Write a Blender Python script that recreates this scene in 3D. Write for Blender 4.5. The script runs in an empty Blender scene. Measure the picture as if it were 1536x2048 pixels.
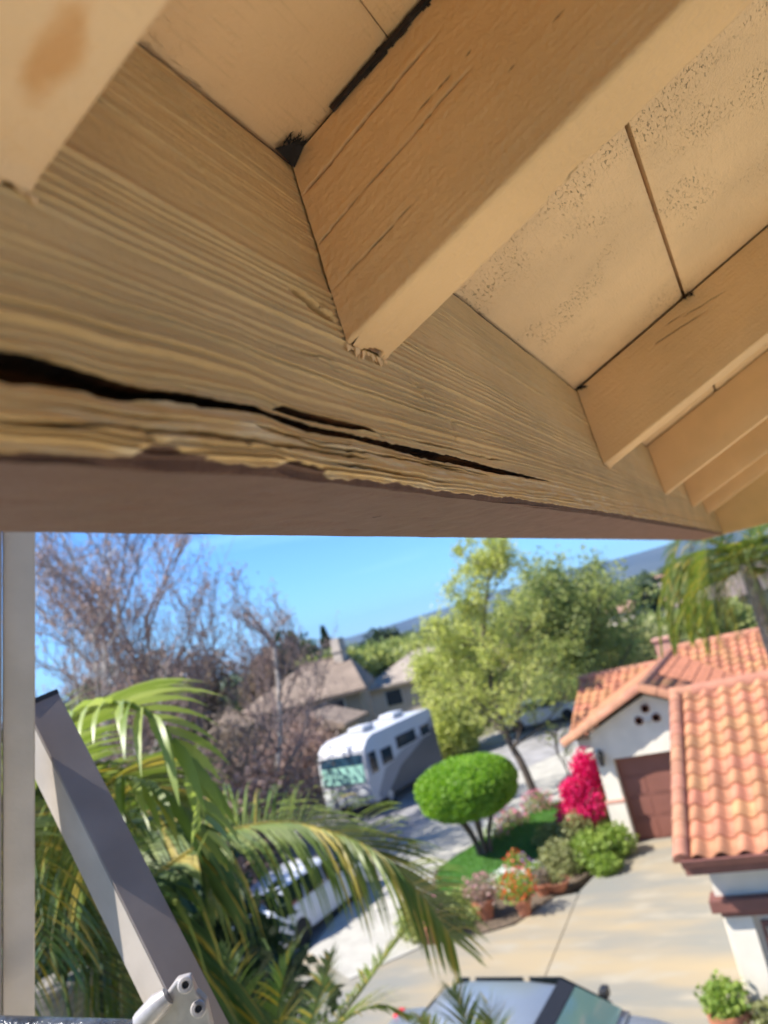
import bpy, bmesh, math, random
import numpy as np
from mathutils import Vector, Matrix
random.seed(7); rng = np.random.default_rng(7)
SC = bpy.context.scene
COL = SC.collection

# ------------------------------------------------------------------ camera
F = 1540.0; CX, CY = 768.0, 1024.0; CAMH = 6.5
ROLL = math.radians(14.0)
_d = ((1290 - .25 * (768 - 700)) - 1024) * math.cos(ROLL)
PITCH = math.atan(_d / F)
_u = np.array([-math.sin(ROLL) * math.cos(PITCH), -math.cos(ROLL) * math.cos(PITCH), math.sin(PITCH)])
_b = np.array([(1530 - CX) / F, (1079 - CY) / F, 1.0]); _b -= _b.dot(_u) * _u; _b /= np.linalg.norm(_b)
_y = np.cross(_u, _b)
MC = np.array([_b, _y, _u])            # camera (x right, y down, z forward) -> world (X along eave, Y outwards, Z up)
cam_d = bpy.data.cameras.new('camera'); cam = bpy.data.objects.new('camera', cam_d); COL.objects.link(cam)
_r, _up, _f = MC @ np.array([1, 0, 0]), MC @ np.array([0, -1, 0]), MC @ np.array([0, 0, 1])
cam.matrix_world = Matrix(((_r[0], _up[0], -_f[0], 0), (_r[1], _up[1], -_f[1], 0), (_r[2], _up[2], -_f[2], CAMH), (0, 0, 0, 1)))
cam_d.sensor_fit = 'VERTICAL'; cam_d.lens = 26.0; cam_d.sensor_height = 26.0 * 2048 / F; cam_d.sensor_width = cam_d.sensor_height * .75
cam_d.clip_start = .01; cam_d.clip_end = 30000
cam_d.dof.use_dof = True; cam_d.dof.focus_distance = .46; cam_d.dof.aperture_fstop = 26.0 / 2.9
SC.camera = cam

# ------------------------------------------------------------------ sky, sun, exposure
SUN_EL = math.radians(50); SUN_AZ = np.array([-.58, .8146])      # horizontal direction towards the sun
w = bpy.data.worlds.new('World'); SC.world = w; w.use_nodes = True
nt = w.node_tree; nt.nodes.clear()
sky = nt.nodes.new('ShaderNodeTexSky'); sky.sky_type = 'NISHITA'; sky.sun_disc = False
sky.sun_elevation = SUN_EL; sky.sun_rotation = math.atan2(SUN_AZ[0], SUN_AZ[1])
sky.altitude = 200; sky.air_density = 1.0; sky.dust_density = .1; sky.ozone_density = 3.0
bg = nt.nodes.new('ShaderNodeBackground'); bg.inputs['Strength'].default_value = .11
wo = nt.nodes.new('ShaderNodeOutputWorld')
tc = nt.nodes.new('ShaderNodeTexCoord'); mp = nt.nodes.new('ShaderNodeMapping'); mp.inputs['Scale'].default_value = (1.2, 1.2, 16)
nz = nt.nodes.new('ShaderNodeTexNoise'); nz.inputs['Scale'].default_value = 2.4; nz.inputs['Detail'].default_value = 5
rp = nt.nodes.new('ShaderNodeValToRGB'); rp.color_ramp.elements[0].position = .52; rp.color_ramp.elements[1].position = .82
mx = nt.nodes.new('ShaderNodeMix'); mx.data_type = 'RGBA'; mx.inputs[7].default_value = (7.2, 7.9, 8.6, 1)
ml = nt.nodes.new('ShaderNodeMath'); ml.operation = 'MULTIPLY'; ml.inputs[1].default_value = .45
L = nt.links.new
L(tc.outputs['Generated'], mp.inputs['Vector']); L(mp.outputs[0], nz.inputs['Vector']); L(nz.outputs['Fac'], rp.inputs[0])
L(rp.outputs[0], ml.inputs[0]); L(ml.outputs[0], mx.inputs[0]); L(sky.outputs[0], mx.inputs[6]); tn = nt.nodes.new('ShaderNodeMix'); tn.data_type = 'RGBA'; tn.blend_type = 'MULTIPLY'; tn.inputs[0].default_value = 1; tn.inputs[7].default_value = (.39, .66, 1.0, 1); L(mx.outputs[2], tn.inputs[6])
L(tn.outputs[2], bg.inputs['Color']); L(bg.outputs[0], wo.inputs['Surface'])
sl = bpy.data.lights.new('sun', 'SUN'); sl.energy = 5.0; sl.angle = math.radians(.53); sl.color = (1, .95, .87)
sun = bpy.data.objects.new('sun', sl); COL.objects.link(sun)
SUNV = np.array([SUN_AZ[0] * math.cos(SUN_EL), SUN_AZ[1] * math.cos(SUN_EL), math.sin(SUN_EL)])
sun.rotation_euler = Vector(SUNV).to_track_quat('Z', 'Y').to_euler(); sun.location = (0, 0, 60)
SC.view_settings.view_transform = 'Standard'; SC.view_settings.look = 'None'; SC.view_settings.gamma = 1
SC.view_settings.exposure = 1.12
SC.cycles.max_bounces = 8; SC.cycles.diffuse_bounces = 5; SC.cycles.transparent_max_bounces = 8; SC.cycles.volume_bounces = 0
SC.cycles.use_denoising = True; SC.cycles.sample_clamp_indirect = 6.0

# ------------------------------------------------------------------ pixel -> place
CAMP = np.array([0, 0, CAMH])
def ray(px, py): return MC @ np.array([(px - CX) / F, (py - CY) / F, 1.0])
def onp(px, py, n, d):
    r = ray(px, py); n = np.array(n, float); return CAMP + r * ((d - n.dot(CAMP)) / n.dot(r))
def G(px, py, z=0.0): return onp(px, py, (0, 0, 1), z)
def AX(px, py, x): return onp(px, py, (1, 0, 0), x)
def AD(px, py, d): return CAMP + ray(px, py) * d
FW = np.array([_f[0], _f[1], 0]); FW /= np.linalg.norm(FW); LF = np.array([-FW[1], FW[0], 0])
def LP(px, py, D): return onp(px, py, FW, D)

# ------------------------------------------------------------------ small tools
def s2l(r, g, b):
    f = lambda c: (c / 255 / 12.92) if c / 255 <= .04045 else ((c / 255 + .055) / 1.055) ** 2.4
    return (f(r), f(g), f(b))
def tag(o, label=None, cat=None, group=None, kind=None):
    if label: o['label'] = label
    if cat: o['category'] = cat
    if group: o['group'] = group
    if kind: o['kind'] = kind
    return o
ORG = {}
def root(name, loc, label, cat, group=None):
    o = bpy.data.objects.new(name, None); COL.objects.link(o); o.location = tuple(map(float, loc)); o.empty_display_size = .2
    ORG[o.name] = np.array(loc, float); return tag(o, label, cat, group)
def setmat(o, m):
    if m is not None:
        for k in (m if isinstance(m, (list, tuple)) else [m]): o.data.materials.append(k)
def link(name, me, mat, parent=None):
    o = bpy.data.objects.new(name, me); COL.objects.link(o)
    if mat is not None and len(me.materials) == 0: setmat(o, mat)
    if parent is not None: o.parent = parent; ORG[o.name] = ORG[parent.name]
    return o
def mesh_np(name, V, Q, mat, parent=None, smooth=False, attrs=None, org=None):
    V = np.asarray(V, float); Q = np.asarray(Q, np.int64)
    if parent is not None: V = V - ORG[parent.name]
    elif org is not None: V = V - np.asarray(org, float)
    k = Q.shape[1]; me = bpy.data.meshes.new(name)
    me.vertices.add(len(V)); me.vertices.foreach_set('co', V.astype(np.float32).ravel())
    me.loops.add(Q.size); me.loops.foreach_set('vertex_index', Q.astype(np.int32).ravel())
    me.polygons.add(len(Q)); me.polygons.foreach_set('loop_start', (np.arange(len(Q)) * k).astype(np.int32))
    me.update(calc_edges=True)
    if smooth: me.polygons.foreach_set('use_smooth', np.ones(len(Q), bool))
    for an, av in (attrs or {}).items():
        a = me.attributes.new(an, 'FLOAT', 'POINT'); a.data.foreach_set('value', np.asarray(av, np.float32).ravel())
    o = link(name, me, mat, parent)
    if parent is None:
        if org is not None: o.location = tuple(map(float, org)); ORG[o.name] = np.array(org, float)
        else: ORG[o.name] = np.zeros(3)
    return o
class MB:
    def __init__(s): s.v = []; s.f = []; s.mi = []; s.cm = 0
    def add(s, vs, fs):
        n = len(s.v); s.v += [tuple(map(float, p)) for p in vs]; s.f += [[n + i for i in f] for f in fs]; s.mi += [s.cm] * len(fs); return s
    def box(s, c, size, rz=0.0, axes=None):
        c = np.array(c, float); h = np.array(size, float) / 2
        if axes is None:
            cr, sr = math.cos(rz), math.sin(rz); axes = [np.array([cr, sr, 0]), np.array([-sr, cr, 0]), np.array([0, 0, 1.0])]
        vs = [c + axes[0] * h[0] * a + axes[1] * h[1] * b + axes[2] * h[2] * d for d in (-1, 1) for (a, b) in ((-1, -1), (1, -1), (1, 1), (-1, 1))]
        return s.add(vs, [[3, 2, 1, 0], [4, 5, 6, 7], [0, 1, 5, 4], [1, 2, 6, 5], [2, 3, 7, 6], [3, 0, 4, 7]])
    def prism(s, poly, ext):
        poly = [np.array(p, float) for p in poly]; e = np.array(ext, float); n = len(poly)
        return s.add(poly + [p + e for p in poly], [list(range(n))[::-1], list(range(n, 2 * n))] + [[i, (i + 1) % n, n + (i + 1) % n, n + i] for i in range(n)])
    def tube(s, pts, rad, n=8, cap=True):
        pts = [np.array(p, float) for p in pts]; m = len(pts)
        if not hasattr(rad, '__len__'): rad = [rad] * m
        vs = []; ref = None
        for i, p in enumerate(pts):
            t = pts[min(i + 1, m - 1)] - pts[max(i - 1, 0)]; t = t / (np.linalg.norm(t) + 1e-9)
            if ref is None: ref = np.array([0, 0, 1.0]) if abs(t[2]) < .9 else np.array([1.0, 0, 0])
            a = np.cross(t, ref); a /= np.linalg.norm(a) + 1e-9; b = np.cross(t, a); ref = -b if False else ref
            vs += [p + rad[i] * (a * math.cos(2 * math.pi * k / n) + b * math.sin(2 * math.pi * k / n)) for k in range(n)]
        fs = [[i * n + k, i * n + (k + 1) % n, (i + 1) * n + (k + 1) % n, (i + 1) * n + k] for i in range(m - 1) for k in range(n)]
        if cap: fs += [list(range(n))[::-1], [(m - 1) * n + k for k in range(n)]]
        return s.add(vs, fs)
    def lathe(s, prof, c, n=20, axis=(0, 0, 1), cap=True):
        ax = np.array(axis, float); ax /= np.linalg.norm(ax); r = np.array([1.0, 0, 0]) if abs(ax[0]) < .9 else np.array([0, 1.0, 0])
        a = np.cross(ax, r); a /= np.linalg.norm(a); b = np.cross(ax, a); c = np.array(c, float); vs = []
        for (rr, z) in prof: vs += [c + ax * z + rr * (a * math.cos(2 * math.pi * k / n) + b * math.sin(2 * math.pi * k / n)) for k in range(n)]
        m = len(prof); fs = [[i * n + k, i * n + (k + 1) % n, (i + 1) * n + (k + 1) % n, (i + 1) * n + k] for i in range(m - 1) for k in range(n)]
        if cap: fs += [list(range(n))[::-1], [(m - 1) * n + k for k in range(n)]]
        return s.add(vs, fs)
    def build(s, name, mat, parent=None, smooth=False, bevel=0, org=None):
        V = np.array(s.v, float)
        if parent is not None: V = V - ORG[parent.name]
        elif org is not None: V = V - np.asarray(org, float)
        me = bpy.data.meshes.new(name); me.from_pydata([tuple(p) for p in V], [], s.f); me.update()
        if any(s.mi): me.polygons.foreach_set('material_index', s.mi)
        bm = bmesh.new(); bm.from_mesh(me); bmesh.ops.recalc_face_normals(bm, faces=bm.faces)
        if bevel:
            es = [e for e in bm.edges if len(e.link_faces) == 2 and e.calc_face_angle(0) > .5]
            bmesh.ops.bevel(bm, geom=es, offset=bevel, segments=2, affect='EDGES', profile=.5, clamp_overlap=True)
        bm.to_mesh(me); bm.free()
        if smooth:
            me.polygons.foreach_set('use_smooth', np.ones(len(me.polygons), bool))
            try: me.set_sharp_from_angle(angle=math.radians(40))
            except Exception: pass
        o = link(name, me, mat, parent)
        if parent is None:
            if org is not None: o.location = tuple(map(float, org)); ORG[o.name] = np.array(org, float)
            else: ORG[o.name] = np.zeros(3)
        return o
def vnoise(x, y, seed=0):
    """smooth 2-D value noise in [0,1], arrays"""
    x = np.asarray(x, float); y = np.asarray(y, float)
    r = np.random.default_rng(seed + 1000).random((257, 257))
    xi = np.floor(x).astype(int); yi = np.floor(y).astype(int); fx = x - xi; fy = y - yi
    fx = fx * fx * (3 - 2 * fx); fy = fy * fy * (3 - 2 * fy); a = xi % 256; b = yi % 256
    return (r[a, b] * (1 - fx) + r[a + 1, b] * fx) * (1 - fy) + (r[a, b + 1] * (1 - fx) + r[a + 1, b + 1] * fx) * fy
def fbm(x, y, seed=0, oct=4):
    t = 0; a = .5; n = 0
    for k in range(oct): t = t + a * vnoise(np.asarray(x) * 2 ** k, np.asarray(y) * 2 ** k, seed + k); n += a; a *= .5
    return t / n
def spline(ps, n):
    ps = np.array(ps, float); m = len(ps); out = []
    ps2 = np.vstack([2 * ps[0] - ps[1], ps, 2 * ps[-1] - ps[-2]])
    for t in np.linspace(0, m - 1 - 1e-6, n):
        i = int(t); u = t - i; p0, p1, p2, p3 = ps2[i:i + 4]
        out.append(.5 * (2 * p1 + (p2 - p0) * u + (2 * p0 - 5 * p1 + 4 * p2 - p3) * u * u + (3 * p1 - p0 - 3 * p2 + p3) * u ** 3))
    return np.array(out)

# ------------------------------------------------------------------ materials
def newmat(name):
    m = bpy.data.materials.new(name); m.use_nodes = True; t = m.node_tree; t.nodes.clear()
    o = t.nodes.new('ShaderNodeOutputMaterial'); return m, t, o
def N(t, typ, **kw):
    n = t.nodes.new(typ)
    for k, v in kw.items():
        if k.startswith('i_'):
            key = k[2:].replace('_', ' '); n.inputs[key].default_value = v
        else: setattr(n, k, v)
    return n
def mixc(t, fac, a, b, blend='MIX'):
    m = N(t, 'ShaderNodeMix', data_type='RGBA', blend_type=blend)
    for sock, val in ((0, fac), (6, a), (7, b)):
        if hasattr(val, 'is_linked') or hasattr(val, 'links'): t.links.new(val, m.inputs[sock])
        elif isinstance(val, (int, float)): m.inputs[sock].default_value = val
        else: m.inputs[sock].default_value = (*val, 1) if len(val) == 3 else val
    return m.outputs[2]
def noise(t, scale, detail=4, stretch=None, dist=0.0, rough=.5):
    c = N(t, 'ShaderNodeTexCoord'); n = N(t, 'ShaderNodeTexNoise'); n.inputs['Scale'].default_value = scale; n.inputs['Detail'].default_value = detail
    n.inputs['Distortion'].default_value = dist; n.inputs['Roughness'].default_value = rough
    if stretch: 
        mpn = N(t, 'ShaderNodeMapping'); mpn.inputs['Scale'].default_value = stretch; t.links.new(c.outputs['Object'], mpn.inputs[0]); t.links.new(mpn.outputs[0], n.inputs['Vector'])
    else: t.links.new(c.outputs['Object'], n.inputs['Vector'])
    return n.outputs['Fac']
def ramp(t, fac, lo, hi):
    r = N(t, 'ShaderNodeMapRange', interpolation_type='SMOOTHSTEP'); r.inputs[1].default_value = lo; r.inputs[2].default_value = hi; t.links.new(fac, r.inputs[0]); return r.outputs[0]
def mat(name, col, rough=.6, var=.15, scale=8, bump=0.0, bscale=60, stretch=None, metal=0.0, spec=.5, rnd=0.0, col2=None, dist=.01, detail=4):
    m, t, o = newmat(name); p = N(t, 'ShaderNodeBsdfPrincipled'); t.links.new(p.outputs[0], o.inputs[0])
    p.inputs['Roughness'].default_value = rough; p.inputs['Metallic'].default_value = metal; p.inputs['Specular IOR Level'].default_value = spec
    a = tuple(max(0, c * (1 - var)) for c in col); b = tuple(min(1, c * (1 + var)) for c in col) if col2 is None else col2
    c = mixc(t, ramp(t, noise(t, scale, detail, stretch), .3, .7), a, b)
    if rnd:
        oi = N(t, 'ShaderNodeObjectInfo'); hs = N(t, 'ShaderNodeHueSaturation'); mr = N(t, 'ShaderNodeMapRange'); mr.inputs[3].default_value = 1 - rnd; mr.inputs[4].default_value = 1 + rnd
        t.links.new(oi.outputs['Random'], mr.inputs[0]); t.links.new(mr.outputs[0], hs.inputs['Value']); t.links.new(c, hs.inputs['Color'])
        mh = N(t, 'ShaderNodeMapRange'); mh.inputs[3].default_value = .5 - rnd * .06; mh.inputs[4].default_value = .5 + rnd * .06
        ms = N(t, 'ShaderNodeMath', operation='FRACT'); mm = N(t, 'ShaderNodeMath', operation='MULTIPLY'); mm.inputs[1].default_value = 7.31
        t.links.new(oi.outputs['Random'], mm.inputs[0]); t.links.new(mm.outputs[0], ms.inputs[0]); t.links.new(ms.outputs[0], mh.inputs[0]); t.links.new(mh.outputs[0], hs.inputs['Hue']); c = hs.outputs[0]
    t.links.new(c, p.inputs['Base Color'])
    if bump:
        bn = N(t, 'ShaderNodeBump'); bn.inputs['Strength'].default_value = bump; bn.inputs['Distance'].default_value = dist
        t.links.new(noise(t, bscale, 4, stretch), bn.inputs['Height']); t.links.new(bn.outputs[0], p.inputs['Normal'])
    return m
def leafmat(name, c1, c2, trans=.35, rough=.5, c3=None):
    m, t, o = newmat(name); ge = N(t, 'ShaderNodeNewGeometry'); c = mixc(t, ge.outputs['Random Per Island'], c1, c2)
    if c3 is not None:
        mm = N(t, 'ShaderNodeMath', operation='MULTIPLY'); mm.inputs[1].default_value = 9.17; fr = N(t, 'ShaderNodeMath', operation='FRACT')
        t.links.new(ge.outputs['Random Per Island'], mm.inputs[0]); t.links.new(mm.outputs[0], fr.inputs[0]); c = mixc(t, ramp(t, fr.outputs[0], .82, .9), c, c3)
    p = N(t, 'ShaderNodeBsdfPrincipled'); p.inputs['Roughness'].default_value = rough; p.inputs['Specular IOR Level'].default_value = .35; t.links.new(c, p.inputs['Base Color'])
    tr = N(t, 'ShaderNodeBsdfTranslucent'); hs = N(t, 'ShaderNodeHueSaturation'); hs.inputs['Value'].default_value = 1.5; hs.inputs['Saturation'].default_value = 1.1; t.links.new(c, hs.inputs['Color']); t.links.new(hs.outputs[0], tr.inputs[0])
    ms = N(t, 'ShaderNodeMixShader'); ms.inputs[0].default_value = trans; t.links.new(p.outputs[0], ms.inputs[1]); t.links.new(tr.outputs[0], ms.inputs[2]); t.links.new(ms.outputs[0], o.inputs[0])
    return m
def glassmat(name, col, rough=.06):
    m, t, o = newmat(name); p = N(t, 'ShaderNodeBsdfPrincipled'); p.inputs['Base Color'].default_value = (*col, 1); p.inputs['Roughness'].default_value = rough; p.inputs['Specular IOR Level'].default_value = .8
    p.inputs['Coat Weight'].default_value = .5; p.inputs['Coat Roughness'].default_value = .03; t.links.new(p.outputs[0], o.inputs[0]); return m
# ================================================================== the eave overhead (all heights relative to the lens, then lifted)
ZC = CAMH
TAN = .41; CS = 1 / math.sqrt(1 + TAN * TAN); SN = TAN * CS
def bY(zr): return .1359 + .055 * (zr - .1275)                 # inner face of the fascia beam leans a little
def BF(px, py):                                                # pixel -> (x, z rel) on that face
    p = onp(px, py, (0, 1, -.055), .1359 - .055 * .1275 - .055 * ZC); return p[0], p[2] - ZC
def curve(pts):
    q = np.array([BF(*p) for p in pts]); q = q[np.argsort(q[:, 0])]; return lambda x: np.interp(x, q[:, 0], q[:, 1])

def paint_wood(name, base, brown=None, pits=0.0, stain=None, streak=(3, 60, 60), grain=.25, pitscale=1.0, sk=1.0):
    """aged satin paint over wood; attributes: bare (raw wood showing), brown (second paint)"""
    m, t, o = newmat(name); p = N(t, 'ShaderNodeBsdfPrincipled'); t.links.new(p.outputs[0], o.inputs[0])
    p.inputs['Specular IOR Level'].default_value = .35
    lo = tuple(c * .92 for c in base); hi = tuple(min(.95, c * 1.06) for c in base)
    c = mixc(t, ramp(t, noise(t, 9, 5), .3, .7), lo, hi)
    c = mixc(t, ramp(t, noise(t, 16, 6, streak), .55, .8), c, tuple(k * (1 - sk * (1 - f)) for k, f in zip(base, (.78, .76, .72))))
    heights = []
    fine = noise(t, 360, 4); mid = noise(t, 70, 4, streak)
    if pits:
        cl = ramp(t, noise(t, 13, 5), .46, .66); pn = noise(t, 330 * pitscale, 4, (.7, 2.1, 2.1), .8)
        pit = ramp(t, pn, .585, .68); mul = N(t, 'ShaderNodeMath', operation='MULTIPLY'); t.links.new(cl, mul.inputs[0]); t.links.new(pit, mul.inputs[1])
        m2 = N(t, 'ShaderNodeMath', operation='MULTIPLY'); m2.inputs[1].default_value = pits; t.links.new(mul.outputs[0], m2.inputs[0])
        c = mixc(t, m2.outputs[0], c, (.16, .10, .05))
    if stain:
        (cx, cy, cz), rad, scol = stain
        tcn = N(t, 'ShaderNodeTexCoord'); sb = N(t, 'ShaderNodeVectorMath', operation='SUBTRACT'); sb.inputs[1].default_value = (cx, cy, cz); t.links.new(tcn.outputs['Object'], sb.inputs[0])
        sc_ = N(t, 'ShaderNodeVectorMath', operation='MULTIPLY'); sc_.inputs[1].default_value = (1 / rad[0], 1 / rad[1], 1 / rad[2]); t.links.new(sb.outputs[0], sc_.inputs[0])
        ln = N(t, 'ShaderNodeVectorMath', operation='LENGTH'); t.links.new(sc_.outputs[0], ln.inputs[0])
        ad = N(t, 'ShaderNodeMath', operation='MULTIPLY_ADD'); ad.inputs[1].default_value = 1.3; t.links.new(noise(t, 90, 4), ad.inputs[0]); t.links.new(ln.outputs['Value'], ad.inputs[2])
        inv = N(t, 'ShaderNodeMath', operation='SUBTRACT'); inv.inputs[0].default_value = 1; t.links.new(ramp(t, ad.outputs[0], .9, 1.7), inv.inputs[1])
        f = N(t, 'ShaderNodeMath', operation='MULTIPLY'); f.inputs[1].default_value = .7; t.links.new(inv.outputs[0], f.inputs[0]); c = mixc(t, f.outputs[0], c, scol)
    if brown is not None:
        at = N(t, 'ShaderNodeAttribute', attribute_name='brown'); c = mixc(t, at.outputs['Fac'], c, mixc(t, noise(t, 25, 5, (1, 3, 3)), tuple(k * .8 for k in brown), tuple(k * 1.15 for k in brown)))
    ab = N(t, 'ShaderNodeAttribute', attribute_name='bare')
    wood = mixc(t, ramp(t, noise(t, 60, 6, (.25, 4, 4)), .42, .8), (.016, .009, .005), (.33, .125, .04))  # near-black end puts the split's deep shade into the raw wood colour
    if brown is not None:
        ac = N(t, 'ShaderNodeAttribute', attribute_name='chalk'); c = mixc(t, ac.outputs['Fac'], c, (.74, .60, .38))
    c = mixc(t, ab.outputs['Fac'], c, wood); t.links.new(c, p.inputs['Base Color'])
    r = N(t, 'ShaderNodeMapRange'); r.inputs[3].default_value = .42; r.inputs[4].default_value = .66; t.links.new(noise(t, 55, 4), r.inputs[0]); t.links.new(r.outputs[0], p.inputs['Roughness'])
    b1 = N(t, 'ShaderNodeBump'); b1.inputs['Strength'].default_value = .6; b1.inputs['Distance'].default_value = .0011; t.links.new(fine, b1.inputs['Height'])
    b2 = N(t, 'ShaderNodeBump'); b2.inputs['Strength'].default_value = grain; b2.inputs['Distance'].default_value = .0025; t.links.new(mid, b2.inputs['Height']); t.links.new(b1.outputs[0], b2.inputs['Normal'])
    last = b2
    if pits:
        b3 = N(t, 'ShaderNodeBump'); b3.invert = True; b3.inputs['Strength'].default_value = .9; b3.inputs['Distance'].default_value = .0016; t.links.new(mul.outputs[0], b3.inputs['Height']); t.links.new(b2.outputs[0], b3.inputs['Normal']); last = b3
    t.links.new(last.outputs[0], p.inputs['Normal']); return m
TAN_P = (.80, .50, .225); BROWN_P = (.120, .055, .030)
M_beam = paint_wood('tan beam paint', (.70, .45, .18), BROWN_P, grain=.25, streak=(2.2, 80, 80), sk=1.5)
M_raft = paint_wood('tan rafter paint', TAN_P, streak=(40, 3, 8), grain=.10, sk=.08)
M_soff = paint_wood('tan soffit paint', (.90, .60, .31), pits=.55, streak=(3, 40, 40), grain=.35, sk=.35)
M_soff0 = paint_wood('tan soffit paint smoother', (.82, .53, .26), pits=.3, streak=(3, 40, 40), grain=.15, pitscale=.7, sk=.5)
M_raft0 = paint_wood('tan rafter paint stained', (.82, .54, .28), streak=(40, 3, 8), grain=.1, sk=.1, stain=((.116, .105, ZC + .142), (.007, .016, .02), (.62, .27, .06)))
M_dark = mat('old dark wood and gap shade', (.035, .024, .017), .9, .4, 60)
M_debris_hole = mat('black dirt fibre and hole shade', (.02, .016, .012), .95, .3, 200)
M_stucco = mat('cream stucco', (.78, .71, .60), .9, .08, 3, .5, 90, dist=.004)
M_deck = mat('roof felt', (.06, .055, .05), .95, .2, 10)

own = root('house_eave', (0, 0, 0), 'tan painted roof eave overhead with split fascia beam and exposed rafters', 'eave')

# ---- fascia beam : real relief of raised grain, the long split and its side checks
up1 = curve([(-90, 686), (0, 702), (60, 711), (130, 728), (200, 752), (280, 774), (360, 784), (440, 799), (510, 812), (540, 826), (590, 843), (640, 857), (700, 868), (760, 882), (830, 897), (900, 911), (960, 927), (1010, 941), (1060, 953), (1100, 963)])
lo1 = curve([(-90, 748), (0, 768), (60, 776), (130, 784), (200, 799), (240, 804), (320, 806), (400, 818), (470, 826), (520, 833), (560, 851), (610, 868), (660, 876), (700, 882), (760, 898), (830, 914), (900, 927), (960, 941), (1010, 951), (1060, 957), (1100, 964)])
up2 = curve([(538, 808), (600, 827), (660, 841), (720, 855), (772, 866)]); lo2 = curve([(538, 817), (560, 826), (600, 838), (650, 850), (700, 859), (772, 868)])
x2a, x2b = BF(540, 812)[0], BF(772, 867)[0]; x1b = BF(1100, 963)[0]
checks = []
for pts, wd in (([(-90, 850), (0, 855), (100, 858), (200, 858), (300, 865), (400, 872), (480, 884), (560, 898), (640, 906), (740, 925)], .0009),
                ([(440, 838), (490, 852), (540, 868), (600, 890), (680, 905), (770, 915), (860, 930), (930, 944)], .0007),
                ([(760, 903), (830, 919), (900, 934), (980, 952)], .0006), ([(820, 880), (900, 898), (980, 918), (1010, 922)], .0005),
                ([(500, 848), (560, 874), (620, 886), (720, 897)], .0005), ([(620, 610), (650, 620), (668, 632)], .0007), ([(560, 690), (640, 715), (700, 730)], .0003),
                ([(0, 815), (120, 822), (260, 838), (400, 848)], .0005), ([(640, 925), (760, 945), (900, 968)], .0005)):
    q = np.array([BF(*p) for p in pts]); checks.append((q[:, 0].min(), q[:, 0].max(), curve(pts), wd))
edge = curve([(-90, 902), (0, 906), (140, 905), (280, 912), (330, 905), (400, 914), (470, 928), (510, 936), (560, 929), (590, 925), (640, 940), (655, 955), (768, 965), (900, 984), (1018, 995), (1188, 1020), (1318, 1041), (1453, 1066)])
zbot = curve([(-90, 916), (0, 922), (280, 936), (560, 952), (768, 977), (1018, 1007), (1188, 1028), (1453, 1070)])
ZTOP = .2195
XE = 3.2
xs = np.concatenate([np.arange(-.6, .08, .02), np.arange(.08, .50, .0010), np.arange(.50, 1.05, .0022), np.arange(1.05, XE + .001, .02)])
# rows of the relief follow the lips of the split, so that its edges stay crisp
zb_ = zbot(xs); rg = lambda k, f: .0007 * (fbm(xs * f, xs * 0 + k, 15 + k) - .5) * 2
on1 = np.clip((x1b - xs) / .02, 0, 1); w2_ = np.clip((xs - x2a) / .008, 0, 1) * np.clip((x2b - xs) / .02, 0, 1)
loE = np.maximum(lo1(xs) + rg(1, 150) * on1, zb_ + .0035); upE = np.maximum(np.where(on1 > 0, up1(xs) + rg(2, 170) * on1, loE), loE + .0002); upE = np.where(on1 > 0, np.maximum(upE, loE + .0002 + .0009 * np.minimum(on1, 1)), loE + .0002)
lo2E = (1 - w2_) * (upE + .0014) + w2_ * np.maximum(lo2(xs) + rg(3, 160) * .5, upE + .0006); up2E = lo2E + .0002 + w2_ * (np.maximum(up2(xs) - lo2(xs), .0004) + .0006)
rows = []; dfac = []; wid = []
def addrow(z, d=0.0, wv=None): rows.append(z); dfac.append(np.full(len(xs), d)); wid.append(np.zeros(len(xs)) if wv is None else wv)
for t in np.linspace(0, 1, 150, endpoint=False): addrow(zb_ + (loE - .00015 - zb_) * t)
def slot(lo_, up_):
    wv = up_ - lo_; addrow(lo_ - .00015); addrow(lo_)
    for t, d_ in ((.004, .03), (.03, .5), (.08, 1), (.25, 1), (.5, 1), (.75, 1), (.92, 1), (.97, .5), (.996, .03)): addrow(lo_ + wv * t, d_, wv)
    addrow(up_); addrow(up_ + .00015)
slot(loE, upE)
for t in np.linspace(0, 1, 6)[1:-1]: addrow(upE + .00015 + (lo2E - upE - .0003) * t)
slot(lo2E, up2E)
for t in np.linspace(0, 1, 300)[1:]: addrow(up2E + .00015 + (ZTOP - up2E - .00015) * t)
ZZ = np.array(rows); DF = np.array(dfac); WD = np.array(wid); XX = np.repeat(xs[None, :], len(rows), 0)
c1 = .5 * (up1(XX) + lo1(XX)); lin = .0905 + 0 * XX
zg = ZZ - (c1 - .082) * np.exp(-((ZZ - c1) / .030) ** 2) - .010 * (XX - .3) + .0016 * (fbm(XX * 14, ZZ * 30, 3) - .5) * 2
spc = []; z0 = -.05
while z0 < .35:
    k = z0
    s = rng.uniform(.0012, .0048) if k < .10 else (rng.uniform(.0015, .0052) if k < .150 else (rng.uniform(.004, .010) if k < .172 else rng.uniform(.0009, .0026)))
    spc.append(z0); z0 += s
ph = np.interp(zg, spc, np.arange(len(spc))); fr = ph - np.floor(ph)
ridamp = np.interp(np.floor(ph), np.arange(len(spc)), rng.uniform(.1, 1.25, len(spc)))
ridge = np.where(fr < .3, fr / .3, np.clip((1 - fr) / .7, 0, 1) ** 1.3); ridge = ridge * ridge * (3 - 2 * ridge)
amp = .00135 * np.interp(ZZ, [.05, .10, .15, .158, .172, .18, .25], [.8, 1.1, 1.0, .3, .3, .7, .65]) * np.clip(-.25 + 2.4 * fbm(XX * 8, zg * 150, 11), 0, 1.6)
h = amp * ridamp * ridge + .0009 * (fbm(XX * 25, ZZ * 60, 5) - .5) + .00035 * (fbm(XX * 160, ZZ * 500, 6, 3) - .5)
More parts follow.
